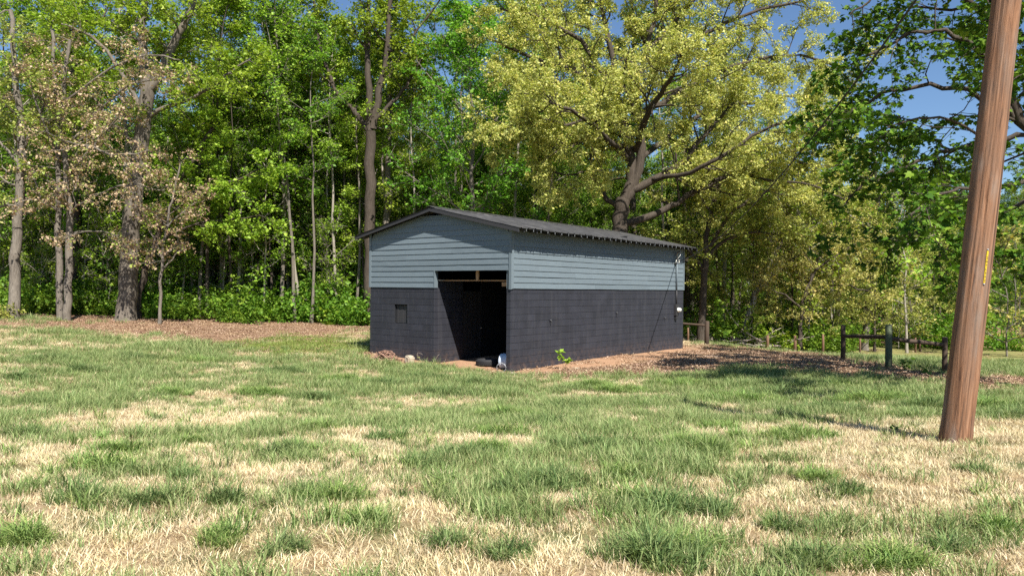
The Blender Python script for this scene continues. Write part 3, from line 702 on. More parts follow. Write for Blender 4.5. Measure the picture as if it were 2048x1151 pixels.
# saplings along the wood edge
SAPLAB = [('leafy sapling in undergrowth left of the thick furrowed trunk', 'saplings at left'), ('leafy sapling in undergrowth right of the thick furrowed trunk', 'saplings between trunk and shed'), ('leafy sapling in the undergrowth right of the shed', 'saplings right of the shed'), ('leafy sapling in undergrowth close to the left of the shed', 'saplings between trunk and shed')]
sap_px = sorted(rnd.uniform(-20, 740) for _ in range(48)) + sorted(rnd.uniform(1390, 2080) for _ in range(18)); sap_n = [0, 0, 0, 0]
for i in range(66):
    px = sap_px[i]
    x0 = (px - 1024) / F
    d = (38.2 + rnd.random() * 7) if i < 48 else 40 + 14 * rnd.random()
    if i < 48 and px < 300: d -= .5
    if 395 < px < 760: d += 1.6
    x = x0 * d; k = 0 if px < 240 else (1 if px < 500 else (3 if px < 1024 else 2))
    sap_n[k] += 1
    lf = rnd.choice(['leaf_green', 'leaf_bright', 'leaf_bright', 'leaf_green', 'leaf_deep']) if k != 2 else rnd.choice(['leaf_olive', 'leaf_bright', 'leaf_yellow', 'leaf_green'])
    plant_tree('sapling', rnd.choice(SAP), (x, d, tz(x, d)), rnd.uniform(0, 6.28), rnd.uniform(.6, 1.5), '%s, %s from the left' % (SAPLAB[k][0].replace('leafy', LEAFW[lf]), ORD[sap_n[k] - 1]), SAPLAB[k][1], rnd.choice(['bark', 'bark_pale']), lf, 'sapling')

# ------------------------------------------------------------------ scattering through geometry nodes (one object of uncountable stuff)
def scatter(name, pts, rz, sc, vi, sources, label, tilt=None):
    n = len(pts)
    me = bpy.data.meshes.new(name); me.vertices.add(n); me.vertices.foreach_set('co', np.asarray(pts, np.float32).ravel())
    for nm, tp, arr in (('rz', 'FLOAT', rz), ('sc', 'FLOAT', sc), ('vi', 'INT', vi)):
        a = me.attributes.new(nm, tp, 'POINT'); a.data.foreach_set('value', np.asarray(arr, np.float32 if tp == 'FLOAT' else np.int32))
    a = me.attributes.new('tl', 'FLOAT_VECTOR', 'POINT'); a.data.foreach_set('vector', np.asarray(tilt if tilt is not None else np.zeros((n, 3)), np.float32).ravel())
    o = link(name, me)
    ng = bpy.data.node_groups.new(name + ' scatter', 'GeometryNodeTree')
    ng.interface.new_socket('Geometry', in_out='INPUT', socket_type='NodeSocketGeometry')
    ng.interface.new_socket('Geometry', in_out='OUTPUT', socket_type='NodeSocketGeometry')
    nd, lk = ng.nodes, ng.links
    gi = nd.new('NodeGroupInput'); go = nd.new('NodeGroupOutput'); jn = nd.new('GeometryNodeJoinGeometry')
    def attr(nm, tp):
        q = nd.new('GeometryNodeInputNamedAttribute'); q.data_type = tp; q.inputs[0].default_value = nm; return q.outputs[0]
    A_rz, A_sc, A_vi, A_tl = attr('rz', 'FLOAT'), attr('sc', 'FLOAT'), attr('vi', 'INT'), attr('tl', 'FLOAT_VECTOR')
    cx = nd.new('ShaderNodeCombineXYZ'); lk.new(A_rz, cx.inputs[2])
    va = nd.new('ShaderNodeVectorMath'); va.operation = 'ADD'; lk.new(cx.outputs[0], va.inputs[0]); lk.new(A_tl, va.inputs[1])
    er = nd.new('FunctionNodeEulerToRotation'); lk.new(va.outputs[0], er.inputs[0])
    for k, src in enumerate(sources):
        cmp_ = nd.new('FunctionNodeCompare'); cmp_.data_type = 'INT'; cmp_.operation = 'EQUAL'
        ins = [s for s in cmp_.inputs if s.type == 'INT']; lk.new(A_vi, ins[0]); ins[1].default_value = k
        oi = nd.new('GeometryNodeObjectInfo'); oi.inputs['Object'].default_value = src
        ip = nd.new('GeometryNodeInstanceOnPoints')
        lk.new(gi.outputs[0], ip.inputs['Points']); lk.new(cmp_.outputs[0], ip.inputs['Selection'])
        lk.new(oi.outputs['Geometry'], ip.inputs['Instance']); lk.new(er.outputs[0], ip.inputs['Rotation']); lk.new(A_sc, ip.inputs['Scale'])
        lk.new(ip.outputs[0], jn.inputs[0])
    lk.new(jn.outputs[0], go.inputs[0])
    md = o.modifiers.new('scatter', 'NODES'); md.node_group = ng
    return tag(o, label, None, None, 'stuff')
def src_obj(name, me): return bpy.data.objects.new(name, me)

def blades(name, seed, n, rad, lmin, lmax, wmin, wmax, lean, mat, curve=.5):
    g = np.random.default_rng(seed)
    r = rad * np.sqrt(g.random(n)); a = g.random(n) * 6.283
    base = np.stack([r * np.cos(a), r * np.sin(a), -.012 * np.ones(n)], 1)
    az = a + g.normal(0, 1.0, n); ln = np.abs(g.normal(lean, lean * .45, n)).clip(.03, 1.45)
    L = g.uniform(lmin, lmax, n); W = g.uniform(wmin, wmax, n)
    hor = np.stack([np.cos(az), np.sin(az), np.zeros(n)], 1); up = np.array([0, 0, 1.0])
    def dirv(t): return hor * np.sin(t)[:, None] + up[None] * np.cos(t)[:, None]
    p1 = base + dirv(ln * .6) * (L * .5)[:, None]; p2 = p1 + dirv(np.minimum(ln * .6 + curve * (.4 + g.random(n)), 1.9)) * (L * .5)[:, None]
    p2[:, 2] = np.maximum(p2[:, 2], .008)
    tw = az + 1.57 + g.normal(0, .6, n); sv = np.stack([np.cos(tw), np.sin(tw), np.zeros(n)], 1) * W[:, None] * .5
    V = np.stack([base - sv * .8, base + sv * .8, p1 + sv, p1 - sv, p2], 1).reshape(-1, 3)
    o = np.arange(n)[:, None] * 5
    Fc = np.concatenate([o + np.array([q]) for q in ((0, 1, 2), (0, 2, 3), (3, 2, 4))], 1).reshape(-1, 3)
    return me_faces(name, V, Fc, [mat])

# undergrowth along the wood's foot
def bush(seed, rad, h, n, size):
    g = np.random.default_rng(seed); t = Tree(seed)
    for _ in range(26):
        a = g.random() * 6.28; rr = rad * .5 * g.random()
        q = t.path((rr * math.cos(a), rr * math.sin(a), -.05), (math.cos(a) * .6, math.sin(a) * .6, 1.0), h * g.uniform(.5, 1.1), 4, .22, 0)
        t.tube(q, np.linspace(.012, .004, len(q)), 3)
        for _k in range(5):
            p, d = t.at(q, g.uniform(.15, .98)); q2 = t.path(p, t.side(d, R(60), .5), g.uniform(.25, .55) * rad, 2, .2, 0); t.leaf_on(q2, n, .08)
    me = t.leaf_mesh('bush', M['leaf_green'], size)
    wd = np.concatenate(t.V); wf = np.concatenate(t.F)
    return me, me_faces('bush_stems', wd, wf, [M['bark']], True)
src = []
for i, (rad, h, nn, sz, mt) in enumerate([(1.1, 1.3, 9, .13, 'leaf_green'), (1.3, 1.9, 9, .14, 'leaf_deep'), (.9, .8, 9, .12, 'leaf_bright'), (1.4, 1.6, 9, .13, 'leaf_green')]):
    a, b = bush(60 + i, rad, h, nn, sz); a.materials[0] = M[mt]; src.append(src_obj('bush_kind', a))
bp = []
for i in range(620):
    left = i < 400
    if left:
        px = rnd.uniform(-60, 1000); d = 37.6 + 9 * rnd.random() ** 1.3 + (1.6 if px > 500 else 0)
    else:
        px = rnd.uniform(1370, 2150); d = 39 + 16 * rnd.random()
        if px > 1700: d = 47 + 12 * rnd.random()
    x = (px - 1024) / F * d; bp.append((x, d, tz(x, d) - .05))
bp = np.array(bp)
bp = bp[fbm(bp[:, 0] * .45, bp[:, 1] * .45, 61, 2) > .40]
scatter('undergrowth', bp, NPR.random(len(bp)) * 6.28, .35 + 1.25 * NPR.random(len(bp)) ** 1.7, NPR.integers(0, 4, len(bp)), src, 'tangled leafy undergrowth along the foot of the wood')
# far wood: reads as one mass behind the nearer trees
fs = []
kinds = [(VAR[0], 'leaf_green'), (VAR[4], 'leaf_deep'), (LOW[0], 'leaf_bright'), (GM, 'leaf_deep'), (LOW[1], 'leaf_green'), (GM, 'leaf_green')]
for (vm, mt) in kinds:
    a = vm[1].copy(); a.materials[0] = M[mt]; fs.append(src_obj('far_crown', a))
for (vm, mt) in kinds: fs.append(src_obj('far_trunk', vm[0]))
fw = []; fv = []
for i in range(560):
    if i < 240: x = rnd.uniform(-42, 46); y = edge(x) + rnd.uniform(3, 30); k = rnd.choice([2, 4, 4, 5, 3]); sc_ = rnd.uniform(.45, .85)
    else: y = rnd.uniform(72, 112); x = rnd.uniform(-.84, .84) * y; k = rnd.randrange(6); sc_ = rnd.uniform(.85, 1.2) * (1.15 if k in (3, 5) else 1)
    if abs(x) > .85 * y: continue
    px = 1024 + x / y * F
    if px > 1480: sc_ *= .66 if i >= 240 else .72
    elif px > 1150 and i >= 240: sc_ *= .85
    fw.append((x, y, tz(x, y) - .1, sc_)); fv.append(k)
fw = np.array(fw); fv = np.array(fv); fr = NPR.random(len(fw)) * 6.28
scatter('far_wood', np.concatenate([fw[:, :3]] * 2), np.tile(fr, 2), np.tile(fw[:, 3], 2), np.concatenate([fv, fv + 6]), fs, 'far green mass of the wood behind the nearer trees')

# ------------------------------------------------------------------ grass and leaf litter
GROW = [700, 760, 820, 880, 940, 1000, 1080, 1160]
GMAP = np.array([[.55, .6, .5, .5, .5, .3, .5, .6, .6], [.62, .68, .62, .7, .7, .6, .92, .95, .85], [.55, .5, .45, .62, .72, .66, .6, .85, .7],
                 [.5, .45, .52, .52, .65, .55, .36, .14, .05], [.45, .5, .42, .56, .65, .5, .38, .14, .05], [.42, .46, .36, .5, .58, .48, .48, .28, .2],
                 [.5, .5, .4, .35, .35, .45, .6, .45, .45], [.55, .55, .45, .4, .4, .5, .65, .5, .5]])
def greenness(px, py):
    u = np.clip(px, 0, 2047.9) / 256; i = u.astype(int); fu = u - i
    v = np.interp(py, GROW, range(8)); j = np.minimum(v.astype(int), 6); fv = v - j
    return (GMAP[j, i] * (1 - fu) + GMAP[j, i + 1] * fu) * (1 - fv) + (GMAP[j + 1, i] * (1 - fu) + GMAP[j + 1, i + 1] * fu) * fv
def sample(y0, y1, dens, wide=.80, seed=1):
    g = np.random.default_rng(seed); area = wide * (y1 * y1 - y0 * y0); n = int(area * dens)
    y = np.sqrt(g.random(n) * (y1 * y1 - y0 * y0) + y0 * y0); x = (g.random(n) * 2 - 1) * wide * y
    return x, y
st_src = [src_obj('straw_tuft', blades('straw_tuft', 200 + i, 60, .13, .035, .095, .003, .0055, (1.1, 1.3, .8, 1.4)[i], M['straw'], .5)) for i in range(4)]
gr_src = [src_obj('green_tuft', blades('green_tuft', 210 + i, 36, .11, .06, .16, .0035, .007, (.45, .6, .5)[i], M['green_blade'], .6)) for i in range(3)]
fe_src = [src_obj('fescue_tuft', blades('fescue_tuft', 220 + i, 46, .09, .14, .32, .006, .011, (.5, .65, .8)[i % 3], M['fescue' if i < 3 else 'fescue_bright'], .9)) for i in range(6)]
li_src = [src_obj('lime_tuft', blades('lime_tuft', 230 + i, 40, .16, .04, .09, .004, .007, .7, M['lime_blade'], .5)) for i in range(2)]
bands = [(2.6, 8, 120, .85), (8, 14, 80, 1.0), (14, 22, 52, 1.25), (22, 37, 24, 1.7)]
acc = {k: [[], [], []] for k in ('straw', 'green', 'lime')}
for bi, (y0, y1, dn, scl) in enumerate(bands):
    x, y = sample(y0, y1, dn, .80, 300 + bi); z = terrain(x, y)
    px, py, ml, mr, gl, dirt, wood, ins = masks(x, y, z, 1.0)
    ok = ~(ml | mr | dirt | wood | ins)
    g = greenness(px, py)
    nz = fbm(x * .75, y * .75, 71, 2) * .5 + fbm(x * 2.6, y * 2.6, 83, 2) * .5
    field = (x > 9) & (y > 27)
    pg = np.clip((nz - .5) * 6.0 + .31 + (g - .52) * 4.2, 0.04, .95); pg = np.where(field, .8, pg)
    rr = NPR.random(len(x)); isg = ok & ~gl & (rr < pg * .97); iss = ok & ~gl & (NPR.random(len(x)) > pg * .74); isl = gl & ~dirt & ~ins & (nz > .42) | (field & ok & (NPR.random(len(x)) < .4))
    for k, mk, ss in (('straw', iss, 1.0), ('green', isg, 1.0), ('lime', isl, 1.0)):
        acc[k][0].append(np.stack([x, y, z], 1)[mk]); acc[k][1].append(np.full(mk.sum(), scl * ss)); acc[k][2].append((nz - .5)[mk])
for k, srcs, lab in (('straw', st_src, 'dry straw-coloured dormant grass over the field'), ('green', gr_src, 'short green grass growing through the straw'), ('lime', li_src, 'short bright green turf left of the shed and in the field')):
    p = np.concatenate(acc[k][0]); s = np.concatenate(acc[k][1]) * NPR.uniform(.7, 1.3, len(p))
    if k == 'green': s = s * (1 + 1.6 * np.clip(np.concatenate(acc[k][2]), -.2, .35))
    scatter({'straw': 'straw_grass', 'green': 'green_grass', 'lime': 'turf_grass'}[k], p, NPR.random(len(p)) * 6.28, s, NPR.integers(0, len(srcs), len(p)), srcs, lab, NPR.normal(0, .08, (len(p), 3)))
# tall clumps seen in the photograph (px, py, half width in px)
CL = [(1395, 905, 60), (1370, 895, 40), (1600, 875, 58), (1570, 880, 30), (665, 1000, 62), (620, 990, 45), (560, 912, 48), (600, 905, 40), (1010, 835, 55), (1090, 852, 60), (1180, 897, 75), (1240, 893, 40),
      (920, 918, 60), (860, 930, 50), (1110, 975, 75), (1040, 985, 60), (1330, 1020, 90), (1270, 1005, 55), (1420, 1030, 55), (1300, 1120, 100), (1390, 1105, 60), (250, 905, 42), (200, 940, 60), (390, 960, 50), (50, 875, 50), (385, 885, 30),
      (400, 725, 60), (270, 720, 45), (700, 765, 60), (780, 770, 50), (630, 800, 50), (560, 745, 50), (1240, 785, 50), (1180, 775, 45), (1650, 825, 80), (1480, 800, 80), (1560, 790, 80), (1740, 800, 70), (1440, 862, 40), (1480, 880, 30), (1520, 770, 90), (1350, 770, 60), (1680, 775, 80),
      (1780, 1135, 80), (1950, 945, 30), (60, 1085, 60), (160, 1000, 60), (440, 1085, 50), (710, 1045, 55), (1680, 985, 45), (1640, 960, 40), (1250, 955, 50), (450, 1000, 36), (330, 790, 40), (520, 790, 50), (900, 790, 60), (850, 760, 50), (960, 770, 50), (100, 720, 60), (180, 745, 50), (40, 760, 40),
      (640, 860, 36), (770, 880, 40), (980, 905, 45), (1000, 870, 55), (1130, 820, 50), (300, 1010, 40), (560, 1100, 45), (880, 1090, 36), (1010, 1110, 40), (1560, 1060, 40), (1600, 1120, 55), (1900, 1100, 45), (1990, 1060, 40), (2030, 835, 50), (1960, 815, 60), (1850, 815, 60)]
cp = []; cs = []; cv = []
for cx_, cyy, hw in CL:
    kv = 3 if rnd.random() < .45 or (cx_, cyy) in ((1395, 905), (1370, 895)) else 0
    c = ground_at(cx_, cyy); rad = hw / F * c.y; n = int(10 + 46 * min(1.6, rad / .3) ** 2 * .55)
    for _ in range(n):
        a = rnd.random() * 6.283; q = rad * rnd.random() ** .6
        # clumps are flattened along the line of sight only as much as real tufts are: roughly round
        x, y = c.x + math.cos(a) * q * (1 + .3 * rnd.random()), c.y + math.sin(a) * q * .9
        cp.append((x, y)); cv.append(kv + rnd.randrange(3)); cs.append(rnd.uniform(.55, 1.15) * (1.1 - .45 * q / rad) * min(1.15, .6 + rad))
x, y = sample(4, 26, 5.0, .8, 555); z0 = terrain(x, y); px, py, ml, mr, gl, dirt, wood, ins = masks(x, y, z0)
kk = ~(ml | mr | dirt | wood | ins) & (NPR.random(len(x)) < np.clip(greenness(px, py) * 2.2 - .35, 0, 1))
cp = np.concatenate([np.array(cp), np.stack([x, y], 1)[kk]]); cs = np.concatenate([np.array(cs), NPR.uniform(.45, .8, kk.sum())]); cv = np.concatenate([np.array(cv), NPR.integers(0, 6, kk.sum())])
cz = terrain(cp[:, 0], cp[:, 1]); lx, ly = shed_local(cp[:, 0], cp[:, 1]); kp = ~((lx > -6.2) & (lx < .3) & (ly > -.35))
cp, cs, cz, cv = cp[kp], cs[kp], cz[kp], cv[kp]
scatter('fescue_clumps', np.column_stack([cp, cz]), NPR.random(len(cp)) * 6.28, cs, cv, fe_src, 'tall blue-green grass clumps standing in the straw', NPR.normal(0, .12, (len(cp), 3)))
# litter
def litter(seed, n, rad, size):
    g = np.random.default_rng(seed); t = Tree(seed)
    a = g.random(n) * 6.283; r = rad * np.sqrt(g.random(n))
    t.lp.append(np.stack([r * np.cos(a), r * np.sin(a), g.uniform(.008, .035, n)], 1)); t.ld.append(np.zeros((n, 3)))
    return t.leaf_mesh('litter', M['litter'], size, droop=0, tilt=.5)
lt_src = [src_obj('litter_patch', litter(240 + i, 110, .34, .036)) for i in range(4)]
LP = []
for y0, y1, dn in ((12, 26, 22), (26, 46, 9)):
    x, y = sample(y0, y1, dn, .82, int(400 + y0)); z = terrain(x, y); px, py, ml, mr, gl, dirt, wood, ins = masks(x, y, z, 1.3)
    k = (((ml | mr | wood) & ~dirt) | (NPR.random(len(x)) < .03) | (gl & (NPR.random(len(x)) < .12)) | (dirt & (NPR.random(len(x)) < .06))) & ~ins
    LP.append(np.stack([x, y, z], 1)[k])
LP = np.concatenate(LP)
scatter('leaf_litter', LP, NPR.random(len(LP)) * 6.28, NPR.uniform(.7, 1.2, len(LP)), NPR.integers(0, 4, len(LP)), lt_src, 'brown fallen leaf litter and mulch under the trees')

# ------------------------------------------------------------------ the shed
shed = empty('shed', SH_A, SH_ROT)
tag(shed, 'small gabled shed with black block base, slate-blue siding and open bay', 'shed')
ZB = 2.375                     # bottom of the siding
ZE = 4.12                      # wall top at the eaves (under the roof)
PITCH = 0.222
OV, OE = .30, .50              # overhang at the gable and at the eaves
CO = .2032; BL = .4064; J = .009
Z0J = 2.227 - CO * 11          # lowest joint that shows
OPX0, OPX1, OPZ = -3.0, -.15, 2.905
hm = {}
def half(nm): return hm
# wall cores (joints recessed behind the block faces)
def wall(name, x0, x1, y0, y1, z0, z1, mat='mortar'):
    return MB().box(x0, x1, y0, y1, z0, z1).build(name, M[mat], shed)
REC = .007
w_front = MB()
w_front.box(-SW + REC, OPX0 - REC, REC, .2 - REC, -.5, 1.211).box(-SW + REC, -4.78 - .002, REC, .2 - REC, 1.211, 1.8205).box(-4.20 + .002, OPX0 - REC, REC, .2 - REC, 1.211, 1.8205).box(-SW + REC, OPX0 - REC, REC, .2 - REC, 1.8205, ZB + .02)
wf = w_front.build('front_wall', M['mortar'], shed)
wr = wall('right_wall', -.15 + REC, -REC, REC, SL - REC, -.5, ZB + .02)
wi = wall('bay_side_wall', OPX0 - .2 + REC, OPX0 - REC, .2 - REC, 1.34, -.5, 2.60)
wl = wall('left_wall', -SW + .004, -SW + .2, .2, SL - .2, -.5, ZB + .02, 'block')
wb = wall('back_wall', -SW + .004, -.15, SL - .2, SL - .004, -.5, ZB + .02, 'block')
# blocks
blk_cache = {}
def block_mesh(a, h, d):
    key = (round(a, 3), round(h, 3), round(d, 3))
    if key not in blk_cache:
        x, y, z = a / 2, d / 2, h / 2; c = .005
        v = []
        for (ox, oz, oy) in ((x - c, z - c, -y), (x, z, -y + c), (x, z, y)):
            v += [(-ox, oy, -oz), (ox, oy, -oz), (ox, oy, oz), (-ox, oy, oz)]
        f = [(0, 1, 2, 3), (11, 10, 9, 8)]
        for b in (0, 4):
            for k in range(4): k2 = (k + 1) % 4; f.append((b + 4 + k, b + 4 + k2, b + k2, b + k))
        mb = MB(); mb.add(v, f); blk_cache[key] = mb.mesh('block', M['block'])
    return blk_cache[key]
pieces = []                    # (wall object, mesh, local location, rotation, size on the picture)
def lay(wallobj, length, s_to_loc, rotz, depth, zlo, zhi, holes=(), off0=0, end_square=True):
    k = 0
    z = Z0J - CO
    while z < zhi - .02:
        z1 = min(z + CO, zhi); zz0 = z
        off = (BL / 2 if k % 2 else 0) + off0
        cuts = [0.0]; s = BL - off if off else BL
        while s < length - .06: cuts.append(s); s += BL
        cuts.append(length)
        for a, b in zip(cuts[:-1], cuts[1:]):
            segs = [(a, b)]
            for (h0, h1, hz0, hz1) in holes:
                if zz0 < hz1 - .02 and z1 > hz0 + .02:
                    ns = []
                    for (p, q) in segs:
                        if q <= h0 or p >= h1: ns.append((p, q)); continue
                        if p < h0 - .03: ns.append((p, h0))
                        if q > h1 + .03: ns.append((h1, q))
                    segs = ns
            for (p, q) in segs:
                jl = 0 if p < .001 else J / 2; jr = 0 if q > length - .001 else J / 2
                me = block_mesh(q - p - jl - jr, z1 - zz0 - J, depth)
                loc = s_to_loc((p + jl + q - jr) / 2, (zz0 + z1) / 2)
                wp = shed_pt(loc[0], loc[1], loc[2])
                pieces.append((wallobj, me, loc, rotz, 1.0 / wp.y ** 2 * (q - p)))
        z += CO; k += 1
jit = lambda s: rnd.gauss(0, s)
lay(wf, SW + OPX0, lambda s, z: (-SW + s, .1 + jit(.0008), z), 0, .2, 0, ZB, holes=((SW - 4.78, SW - 4.20, 1.211, 1.8205),))
lay(wr, SL, lambda s, z: (-.075 + jit(.0008), s, z), R(90), .15, 0, ZB, off0=0)
lay(wi, 1.13, lambda s, z: (OPX0 - .1 + jit(.0008), .203 + s, z), R(90), .2, 0, 2.59, off0=.1)
pieces.sort(key=lambda q: -q[4])
for (wo_, me, loc, rz, _s) in pieces[:300]:
    o = link('block', me, wo_, loc); o.rotation_euler = (0, 0, rz)
rest = MB()
for (wo_, me, loc, rz, _s) in pieces[300:]:
    mt = Matrix.Translation(loc) @ Matrix.Rotation(rz, 4, 'Z')
    rest.add([mt @ q.co for q in me.vertices], [tuple(f.vertices) for f in me.polygons])
o = rest.build('far_blocks', M['block'], wr); o['kind'] = 'stuff'
# shutter in the small window
shut = MB().box(-4.775, -4.205, .10, .118, 1.216, 1.816).build('window_shutter', M['inside_dark'], shed)
for k in range(5):
    x0 = -4.765 + k * .111
    MB().box(x0, x0 + .104, .075 + .006 * (k % 2), .099, 1.22, 1.80 - .012 * (k % 3)).build('plank', M['trim_dark'], shut, bevel=.004)
MB().box(-4.78, -4.20, .03, .12, 1.200, 1.2105).build('sill', M['grey_metal'], shut)

# lap siding
PB = .1745
def lap(x0b, x1b, x0t, x1t, z0, z1, sag=0.0, seg=8, lift=0.0):
    """a board in a local frame: x along, -y outward; thicker at its lower edge"""
    mb = MB(); v = []
    for i in range(seg + 1):
        t = i / seg
        xb = x0b + (x1b - x0b) * t; xt = x0t + (x1t - x0t) * t
        w_ = rnd.gauss(0, .0012) - sag * math.sin(math.pi * t); q = lift * math.sin(math.pi * t) + rnd.gauss(0, .0012)
        v += [(xb, -.030 - q, z0 + w_), (xb, -.006 - q, z0 + w_), (xt, -.001, z1 + .012), (xt, -.0125, z1 + .012)]
    f = []
    for i in range(seg):
        a = i * 4; b = a + 4
        for k in range(4): k2 = (k + 1) % 4; f.append((a + k, b + k, b + k2, a + k2))
    f.append((0, 1, 2, 3)); f.append((seg * 4 + 3, seg * 4 + 2, seg * 4 + 1, seg * 4))
    return mb.add(v, f)
def roof_under(x): return ZE + PITCH * min(x + SW + 0.0, -x) if -SW <= x <= 0 else ZE
side_f = MB().box(-SW + .01, OPX0 - .002, .015, .11, ZB + .025, OPZ).box(-SW + .01, -.15, .0155, .11, OPZ, ZE).build('front_sheathing', M['inside_dark'], shed)
gs = MB(); gs.add([(-SW + .05, .0157, ZE), (-.05, .0157, ZE), (-.9, .0157, 4.30), (-SW + .9, .0157, 4.30), (-SW + .05, .1, ZE), (-.05, .1, ZE), (-.9, .1, 4.30), (-SW + .9, .1, 4.30)],
       [(0, 1, 2, 3), (7, 6, 5, 4), (0, 4, 5, 1), (2, 6, 7, 3), (1, 5, 6, 2), (3, 7, 4, 0)]); gs.build('gable_sheathing', M['inside_dark'], side_f)
k = 0; z = ZB
while z < 4.60:
    z1 = min(z + PB, 4.60)
    x1b = -.062; x0b = -SW + .062
    if z < OPZ - .1: x1b = OPX0 + .02
    def lim(zz):
        e = max(0.0, (zz + .035 - ZE) / PITCH); return e
    a0, a1 = max(x0b, -SW + lim(z)), min(x1b, -lim(z)); b0, b1 = max(x0b, -SW + lim(z1)), min(x1b, -lim(z1))
    if b1 - b0 < .15: b0 = b1 = (a0 + a1) / 2; b0 -= .07; b1 += .07
    if a1 - a0 > .3:
        cuts = [0, 1]
        if a1 - a0 > 3.4: cuts = [0, rnd.uniform(.28, .72), 1]
        if k == 4: cuts = [0, .66, 1]
        for u, v_ in zip(cuts[:-1], cuts[1:]):
            g_ = .0015
            # vertical butt joints except at the slanted ends
            xb0 = a0 + (a1 - a0) * u; xb1 = a0 + (a1 - a0) * v_
            xt0 = b0 if u == 0 else xb0; xt1 = b1 if v_ == 1 else xb1
            lap(xb0 + g_, xb1 - g_, xt0 + g_, xt1 - g_, z, z1, sag=.012 if (k, u) in ((5, 0), (4, 0)) else rnd.choice([0, 0, .004]), lift=rnd.choice([0, .004, .008])).build('siding_board', M['siding'], side_f)
    z += PB; k += 1
def side_wall(name, x, length, sgn, pieces_n):
    """siding on a long wall; the board frame is turned so that -y faces outward"""
    xi = x - sgn * .0155
    sh = MB().box(min(xi, xi - sgn * .09), max(xi, xi - sgn * .09), .02, length - .02, ZB + .025, ZE + .02).build(name, M['inside_dark'], shed)
    z = ZB; k = 0
    while z < ZE - .03:
        z1 = min(z + PB, ZE + .02)
        L0, L1 = .075, length - .075
        cuts = [0] + ([rnd.uniform(.2, .4), rnd.uniform(.55, .8)] if pieces_n > 1 else []) + [1]
        for u, v_ in zip(cuts[:-1], cuts[1:]):
            s0, s1 = L0 + (L1 - L0) * u, L0 + (L1 - L0) * v_
            mb = lap(s0 + .0015, s1 - .0015, s0 + .0015, s1 - .0015, z, z1, sag=rnd.choice([0, 0, .005]), lift=rnd.choice([0, .005, .009]), seg=10)
            if sgn > 0: mb.v = [(x - q[1], q[0], q[2]) for q in mb.v]
            else: mb.v = [(x + q[1], length - q[0], q[2]) for q in mb.v]
            mb.build('siding_board', M['siding'], sh)
        z += PB; k += 1
side_wall('right_sheathing', 0, SL, 1, 3)
side_wall('left_sheathing', -SW, SL, -1, 1)
bk = MB().box(-SW + .1, -.1, SL - .1, SL - .012, ZB, ZE)
bk.add([(-SW + .1, SL - .012, ZE), (-.1, SL - .012, ZE), (-SW / 2, SL - .012, ZE + PITCH * SW / 2 - .06), (-SW + .1, SL - .1, ZE), (-.1, SL - .1, ZE), (-SW / 2, SL - .1, ZE + PITCH * SW / 2 - .06)], [(0, 2, 1), (3, 4, 5), (0, 1, 4, 3), (1, 2, 5, 4), (2, 0, 3, 5)])
bk.build('back_gable', M['siding'], shed)
# corner boards
def cboard(x0, x1, y0, y1, z0, z1): MB().box(x0, x1, y0, y1, z0, z1).build('corner_board', M['siding'], shed, bevel=.004)
cboard(-.060, .038, -.040, -.004, ZB - .03, ZE + .02); cboard(.004, .040, -.0035, .078, ZB - .012, ZE + .03)
cboard(-SW - .038, -SW + .060, -.040, -.004, ZB - .01, ZE + .02); cboard(-SW - .040, -SW - .004, -.0035, .078, ZB - .01, ZE + .03)
cboard(.004, .040, SL - .078, SL + .01, ZB - .01, ZE + .03)
MB().box(OPX0 - .004, OPX0 + .026, -.036, .12, ZB - .005, OPZ - .004).build('jamb_board', M['siding'], shed)
MB().box(OPX1 - .016, OPX1 + .016, .012, .10, ZB - .002, OPZ).build('jamb_board', M['siding'], shed)
MB().box(OPX0 + .02, OPX1, .02, .10, OPZ - .001, OPZ + .14).build('header', M['inside_dark'], shed)
# interior
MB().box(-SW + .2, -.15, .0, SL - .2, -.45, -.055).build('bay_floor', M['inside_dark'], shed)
MB().box(OPX0 - .02, -.152, .34, .38, 2.585, 2.62).build('tie_plank', M['raw_wood'], shed)
MB().box(-1.42, -1.325, .12, .16, 2.60, 2.96).build('stud', M['raw_wood'], shed)
MB().box(-.47, -.16, .17, .21, 2.435, 2.555).build('cleat', M['raw_wood'], shed)
MB().box(OPX0 - .19, OPX0 + .12, .13, .33, 2.592, 2.622).build('loose_board', M['stick'], shed)
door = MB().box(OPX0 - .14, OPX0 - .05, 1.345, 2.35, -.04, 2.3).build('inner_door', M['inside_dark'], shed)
for k in range(8):
    MB().box(OPX0 - .05, OPX0 - .036 + .006 * (k % 2), 1.36 + k * .123, 1.36 + k * .123 + .11, -.02, 2.26).build('door_slat', M['trim_dark'], door)
MB().lathe([(0, 0), (.022, 0), (.03, .03), (.012, .05), (0, .05)], 10, Matrix.Translation((OPX0 - .03, 2.28, 1.05)) @ Matrix.Rotation(R(90), 4, 'Y')).build('door_knob', M['grey_metal'], door, smooth=True)
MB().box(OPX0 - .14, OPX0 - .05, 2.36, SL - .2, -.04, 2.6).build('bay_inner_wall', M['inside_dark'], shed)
MB().box(OPX0 - .14, -.16, 7.0, 7.06, -.04, 4.3).build('bay_back_partition', M['inside_dark'], shed)
